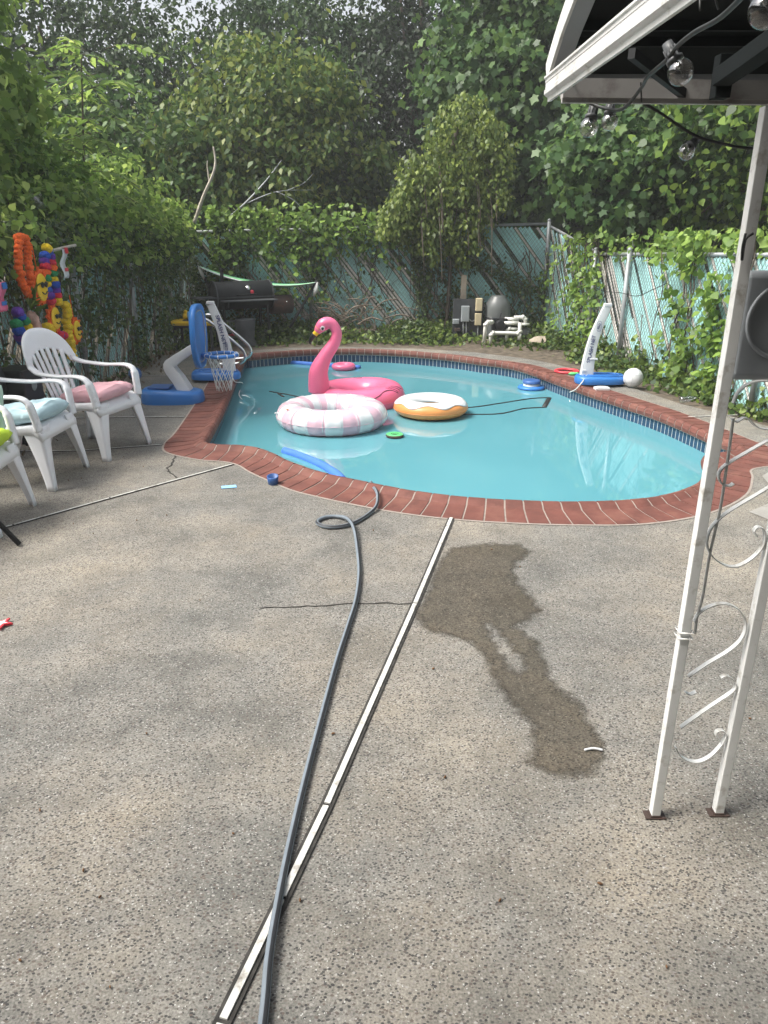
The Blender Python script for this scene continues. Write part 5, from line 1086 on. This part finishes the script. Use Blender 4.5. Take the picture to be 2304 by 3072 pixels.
ebox(-.05, .41, .13, .25, M['greybox'], 'breaker_box'); ebox(.165, .555, .105, .20, M['beige'], 'timer_box'); ebox(.16, .325, .105, .19, M['beige'], 'timer_box'); ebox(-.20, .29, .10, .075, M['greybox'], 'outlet_box'); ebox(-.17, .16, .085, .05, M['rustiron'], 'junction_box')
mb = MB(); 
for x, z in ((-.08, .285), (-.03, .285), (.16, .23)): mb.tube([(x, -.05, z), (x + .01, -.05, 0)], .012, 6)
mb.tube(cr([(.015, -.05, .33), (.06, -.05, .29), (.11, -.05, .31)], 4), .01, 6); mb.build('conduit', M['galv'], pb)
mb = MB(); mb.bar((0, 0, .0), (0, 0, 1.0), .09, .05, (0, 1, 0)); o = mb.build('wooden_stake', M['stone'], smooth=False); o.location = (1.30, 12.60, 0); tag(o, 'upright wooden post behind the electrical panel', 'post')
def pipe(label, paths, r=.030, y=None):
    mb = MB()
    for ps in paths:
        P3 = [Vector(p) for p in ps]; out = []
        for i, p in enumerate(P3):
            if 0 < i < len(P3) - 1:
                a = (P3[i - 1] - p).normalized() * .04; b = (P3[i + 1] - p).normalized() * .04; out += [p + a, p + (a + b) * .3, p + b]
                for d in (a, b): mb.tube([p + d * .4, p + d * 1.3], r * 1.25, 12)
            else: out.append(p)
        mb.tube(out, r, 12)
    return tag(mb.build('pvc_pipe', M['pvc']), label, 'pipe', 'white pool plumbing pipes')
y0 = 11.85
g_ = lambda u, v, y=y0: at(1350 + u * .16275, 860 + v * .16275, y=y)
def z0_(p): return Vector((p.x, p.y, -.01))
a = g_(660, 660); pipe('leftmost white pipe rising from the ground and bending into the valve', [[z0_(g_(625, 1040)), a, g_(760, 655), g_(790, 655, 12.2)]])
pipe('long horizontal white pipe in front of the filter with two vertical ends', [[z0_(g_(735, 1100)), g_(755, 850), g_(1290, 865), g_(1290, 665)], [g_(1285, 865), g_(1275, 980)]])
pipe('upper white pipe leaving the right side of the valve', [[g_(1010, 595, 12.2), g_(1260, 605, 12.2)], [g_(1180, 570, 12.3), g_(1385, 560, 12.3), g_(1390, 690, 12.3)]])
pipe('middle white pipe looping below the valve', [[g_(1000, 675, 12.15), g_(1270, 675, 12.15)], [z0_(g_(1040, 1050, 12.15)), g_(1055, 780, 12.15), g_(1260, 790, 12.15)]])
pm = empty('pool_pump', (2.22, 12.3, 0), 'small pool pump behind the white pipes', 'pump'); mb = MB(); mb.lathe([(0, -.18), (.07, -.18), (.085, -.1), (.085, .1), (.06, .16), (0, .16)], (0, 0, .12), 20, Matrix.Rotation(R(90), 3, 'Y')); mb.build('motor', M['tank'], pm); mb = MB(); mb.lathe([(0, 0), (.12, 0), (.12, .03), (0, .035)], (.02, 0, .24), 20); mb.build('lid', M['pvc'], pm); mb = MB(); mb.box((0, 0, .02), (.3, .2, .04)); mb.build('foot', M['black'], pm)

# ---------------------------------------------------------------- awning
aw = empty('patio_awning', (.8, 1.72, 0), 'white metal patio awning roof on slender posts at the right', 'awning')
O = Vector((.8, 1.72, 0))
def lo(p): return Vector(p) - O
def member(name, a, b, wd, th, mat, up=(0, 0, 1), bev=.002): mb = MB(); mb.bar(lo(a), lo(b), wd, th, up); return mb.build(name, mat, aw, smooth=False, bevel=bev)
# roof sheet
rp_ = [(2.20, 1.995), (2.10, 2.05), (1.98, 2.10), (1.6, 2.22), (1.0, 2.32), (.2, 2.40), (-1.6, 2.45)]
rc_ = cr([(0, y, z) for y, z in rp_], 8); mb = MB()
def roof(a, b):
    i = a * (len(rc_) - 1); k = min(int(i), len(rc_) - 2); p = rc_[k].lerp(rc_[k + 1], i - k); return lo((.43 + b * 2.4, p.y, p.z))
mb.grid(roof, 60, 2); mb.build('roof_sheet', M['roofmetal'], aw, solid=.004, smooth=False)
mb = MB()
for k in range(2, 11):
    i = k / 11 * (len(rc_) - 1); j = int(i); p = rc_[j].lerp(rc_[min(j + 1, len(rc_) - 1)], i - j); mb.bar(lo((.45, p.y, p.z - .012)), lo((2.8, p.y, p.z - .012)), .012, .02)
mb.build('roof_seam', M['roofmetal'], aw, smooth=False)
mb = MB(); mb.sweep([lo((.425, p.y, p.z + .005)) for p in rc_], [(-.004, -.03), (-.004, .02), (.004, .02), (.004, -.03)], up=(0, 0, 1)); mb.build('edge_trim', M['postwhite'], aw, smooth=False)
mb = MB(); mb.sweep([lo((.448, p.y, p.z - .026)) for p in rc_], [(-.02, -.002), (-.02, .002), (.02, .002), (.02, -.002)], up=(0, 0, 1)); mb.build('edge_flange', M['postgrey'], aw, smooth=False)
member('fascia', (.43, 2.205, 1.985), (2.83, 2.205, 1.985), .01, .04, M['postgrey'])
# gutter beams
BZ = 1.85
c0 = (.318, 1.61, BZ); c1 = (.40, -.9, BZ)
def gutter(a, b, mat, h_=.033):
    a = Vector(a); b = Vector(b); d = (b - a).normalized(); mb = MB()
    prof = [(-.008, .0), (-.011, .003), (-.011, .010), (-.009, .012), (-.009, .022), (-.010, .023), (-.010, h_ * .85), (-.013, h_ * .9), (-.013, h_), (.008, h_), (.008, 0), (.004, 0), (.004, -.008), (-.003, -.009), (-.004, -.002)]
    mb.sweep([lo(a), lo(b)], prof, up=(0, 0, 1)); return mb.build('beam', mat, aw, smooth=False)
gutter(c1, c0, M['postwhite'])
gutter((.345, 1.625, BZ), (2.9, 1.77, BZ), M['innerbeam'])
# rafters and braces
member('rafter', (.64, 1.60, BZ + .03), (.66, -.8, BZ + .28), .035, .03, M['roofmetal'])
member('rafter', (1.5, 1.65, BZ + .03), (1.5, -.8, BZ + .28), .035, .03, M['roofmetal'])
member('bracket', (.645, 1.61, BZ - .004), (.645, 1.61, BZ + .07), .03, .03, M['roofmetal'], (0, 1, 0))
pA, pB, pC = at(1895, 160, z=1.885), at(2070, 297, z=1.855), at(2108, 299, z=1.852)
member('brace', pA, pB, .012, .016, M['darkiron'], bev=0); member('brace', pB, pC, .012, .016, M['darkiron'], bev=0)
# posts
def post(x, y, base=True):
    m = .026; mb = MB(); mb.box(lo((x, y, BZ / 2)), (m, m, BZ)); p = mb.build('post', M['postwhite'], aw, bevel=.002, smooth=False)
    mb = MB(); mb.box(lo((x, y, .004)), (.060, .034, .005)); mb.box(lo((x, y, .009)), (.031, .030, .008)); mb.build('post_foot', M['rustiron'], aw, bevel=.002, smooth=False); return p
X1, Y1, X2, Y2 = .795, 1.725, .985, 1.735
post(X1, Y1); post(X2, Y2)
# scroll work between posts : flat bar in the plane of the two posts
def q2(u, v): return at(u, v, y=1.735)
def scroll(ps, wd=.014):
    pts = [lo(p) for p in cr([q2(*p) for p in ps], 6)]
    mb = MB(); mb.sweep(pts, [(-wd / 2, -.0015), (-wd / 2, .0015), (wd / 2, .0015), (wd / 2, -.0015)], up=lambda i: (pts[min(i + 1, len(pts) - 1)] - pts[max(i - 1, 0)]).cross(Vector((0, 1, 0)))); return mb.build('scroll', M['postwhite'], aw, smooth=False)
k_ = lambda x, y: (1850 + x * .588, 1200 + y * .588)
scroll([k_(*p) for p in [(800, 190), (700, 245), (580, 315), (530, 355), (520, 395), (540, 430), (575, 437), (595, 425)]])
scroll([k_(*p) for p in [(800, 430), (700, 490), (560, 575), (490, 640), (462, 700), (465, 760), (500, 810), (560, 845), (620, 845), (690, 805), (740, 750), (755, 690), (745, 655), (715, 648), (700, 670), (715, 695)]])
scroll([k_(*p) for p in [(395, 1130), (420, 1085), (480, 1050), (545, 1038), (610, 1060), (650, 1110), (655, 1170), (625, 1230), (560, 1285), (460, 1345), (365, 1410)]])
scroll([k_(*p) for p in [(530, 1415), (560, 1405), (595, 1430), (605, 1465), (570, 1500), (480, 1560), (380, 1630), (325, 1670)]])
scroll([k_(*p) for p in [(350, 1490), (375, 1500), (405, 1488)]])
scroll([k_(*p) for p in [(300, 1770), (330, 1820), (400, 1845), (470, 1820), (530, 1760), (555, 1710), (540, 1685), (510, 1690), (505, 1710), (525, 1735)]])
k4 = lambda x, y: (2050 + x * .2486, 700 + y * .2486)
scroll([k4(*p) for p in [(600, 2050), (650, 1930), (740, 1840), (860, 1790), (1000, 1780), (1150, 1800)]])
scroll([k_(*p) for p in [(585, 95), (610, 110), (660, 90), (720, 140), (800, 150)]])
mb = MB()
for z in (.605, .622): mb.tube([lo((X1 + .018 * c, Y1 + .018 * s_, z)) for c, s_ in ((1, 1), (-1, 1), (-1, -1), (1, -1))], .003, 5, closed=True)
mb.build('cable_tie', M['rope'], aw)
# grey metal box between the posts
bx_ = empty('grey_metal_box', (.92, 1.80, 1.40), 'grey metal fan housing with a raised ring, mounted behind the awning posts', 'metal box')
bx_.location = (.990, 1.785, 1.400)
mb = MB(); mb.box((0, 0, 0), (.335, .05, .25)); mb.build('housing', M['postgrey'], bx_, bevel=.018)
mb = MB(); mb.tube([(-.062 + .085 * math.cos(a), -.026, .015 + .085 * math.sin(a)) for a in [2 * math.pi * i / 48 for i in range(48)]], .005, 8, closed=True); mb.build('raised_ring', M['postgrey'], bx_)
# wires down the post
rope('hanging_cable', 'grey cable hanging down beside the inner side of the awning post', [tuple(q2(2200, 1255)), tuple(q2(2190, 1330)), tuple(q2(2180, 1400)), tuple(q2(2160, 1530)), tuple(q2(2130, 1660)), tuple(q2(2110, 1780)), tuple(q2(2092, 1850)), tuple(q2(2085, 1900))], .004, M['rope'], 'cable')
rope('dark_cable_loop', 'dark cable tangled round the awning post near the grey box', [tuple(at(2237, 700, y=1.69)), tuple(at(2228, 740, y=1.69)), tuple(at(2226, 780, y=1.70)), tuple(at(2236, 720, y=1.70)), tuple(at(2260, 700, y=1.70))], .003, M['cable'], 'cable')
# ---------------------------------------------------------------- string lights
DS = 1.3888
cab = [(1655, -60, .75), (1560, 35, .95), (1500, 70, 1.05), (1463, 100, 1.14), (1440, 130, 1.18), (1400, 165, 1.28), (1385, 190, 1.34), (1345, 235, 1.42), (1300, 232, 1.48), (1260, 215, 1.50), (1246, 200, 1.47), (1252, 192, 1.45), (1275, 208, 1.52), (1330, 222, 1.6), (1370, 215, 1.64), (1420, 240, 1.66), (1500, 292, 1.72), (1560, 310, 1.74), (1600, 318, 1.75), (1650, 322, 1.76), (1750, 330, 1.8)]
sw = empty('string_lights', (0, 0, 0), 'string of clear globe bulbs on a dark cable under the awning', 'string lights')
cpts = [at(u * DS, v * DS, d=d) for u, v, d in cab]
mb = MB(); mb.tube(cr(cpts, 6), .0035, 6); mb.build('cable', M['cable'], sw)
def bulb(sx, sy, bu, bv, d, r=.02):
    a = at(sx * DS, sy * DS, d=d); b = at(bu * DS, bv * DS, d=d); ax = (b - a).normalized(); rt = ax.to_track_quat('Z', 'Y').to_matrix()
    L = (b - a).length - r * .9
    mb = MB(); mb.lathe([(0, -.004), (.008, -.004), (.0095, L * .3), (.010, L * .75), (.0135, L * .8), (.0135, L), (0, L)], a, 16, rt)
    for k in range(10): an = 2 * math.pi * k / 10; p0 = a + rt @ Vector((.0095 * math.cos(an), .0095 * math.sin(an), L * .15)); p1 = a + rt @ Vector((.0102 * math.cos(an), .0102 * math.sin(an), L * .7)); mb.tube([p0, p1], .0009, 4)
    s_ = mb.build('socket', M['socket'], sw); mb = MB(); mb.ell(b, r, 28, 18); g = mb.build('bulb', M['glass'], s_)
    mb = MB(); c_ = b - ax * r * .2; mb.tube([b - ax * r * .9, b - ax * r * .3], .002, 6); mb.tube([b - ax * r * .3, b + rt @ Vector((.006, 0, 0)), b + rt @ Vector((.002, 0, .006))], .0006, 4); mb.build('filament', M['chrome'], s_)
bulb(1443, 98, 1470, 156, 1.17); bulb(1284, 226, 1272, 275, 1.55, .0195); bulb(1318, 222, 1317, 263, 1.66, .0185); bulb(1503, 302, 1483, 328, 1.78, .019); bulb(1640, -40, 1655, 22, .88, .0205)
def tie(u0, v0, u1, v1, d): return
for (u0, v0, d0), (u1, v1, d1) in (((1236, 128, 1.50), (1238, 186, 1.40)), ((1512, -30, .90), (1512, 22, .88)), ((1538, -30, .9), (1552, 20, .92)), ((1384, 178, 1.40), (1386, 220, 1.44))): mb = MB(); mb.tube([at(u0 * DS, v0 * DS, d=d0), at(u1 * DS, v1 * DS, d=d1)], .0016, 5); mb.build('cable_tie', M['cable'], sw)
# lights on the far right fence, small black cord
rope('string_light_cord', 'thin dark cord with small sockets hung along the right fence', [at(1750, 830, x=2.98), at(1800, 870, x=3.0), at(1860, 878, x=3.02), at(1910, 888, x=3.05), at(1960, 868, x=3.1), at(2000, 850, x=3.14)], .005, M['cable'], 'cord')
bpy.context.view_layer.update()
# ---------------------------------------------------------------- air
mb = MB(); mb.box((0, 24, 6), (130, 140, 17)); hz = mb.build('haze', [], None, smooth=False); hz['kind'] = 'stuff'; hz['label'] = 'thin pale haze in the humid air over the yard'
hm_ = bpy.data.materials.new('haze'); hm_.use_nodes = True; t = hm_.node_tree; t.nodes.remove(t.nodes['Principled BSDF']); vo = t.nodes.new('ShaderNodeVolumePrincipled')
vo.inputs['Color'].default_value = (.95, .98, 1, 1); vo.inputs['Density'].default_value = .0028; t.links.new(vo.outputs[0], t.nodes['Material Output'].inputs['Volume']); hz.data.materials.append(hm_)
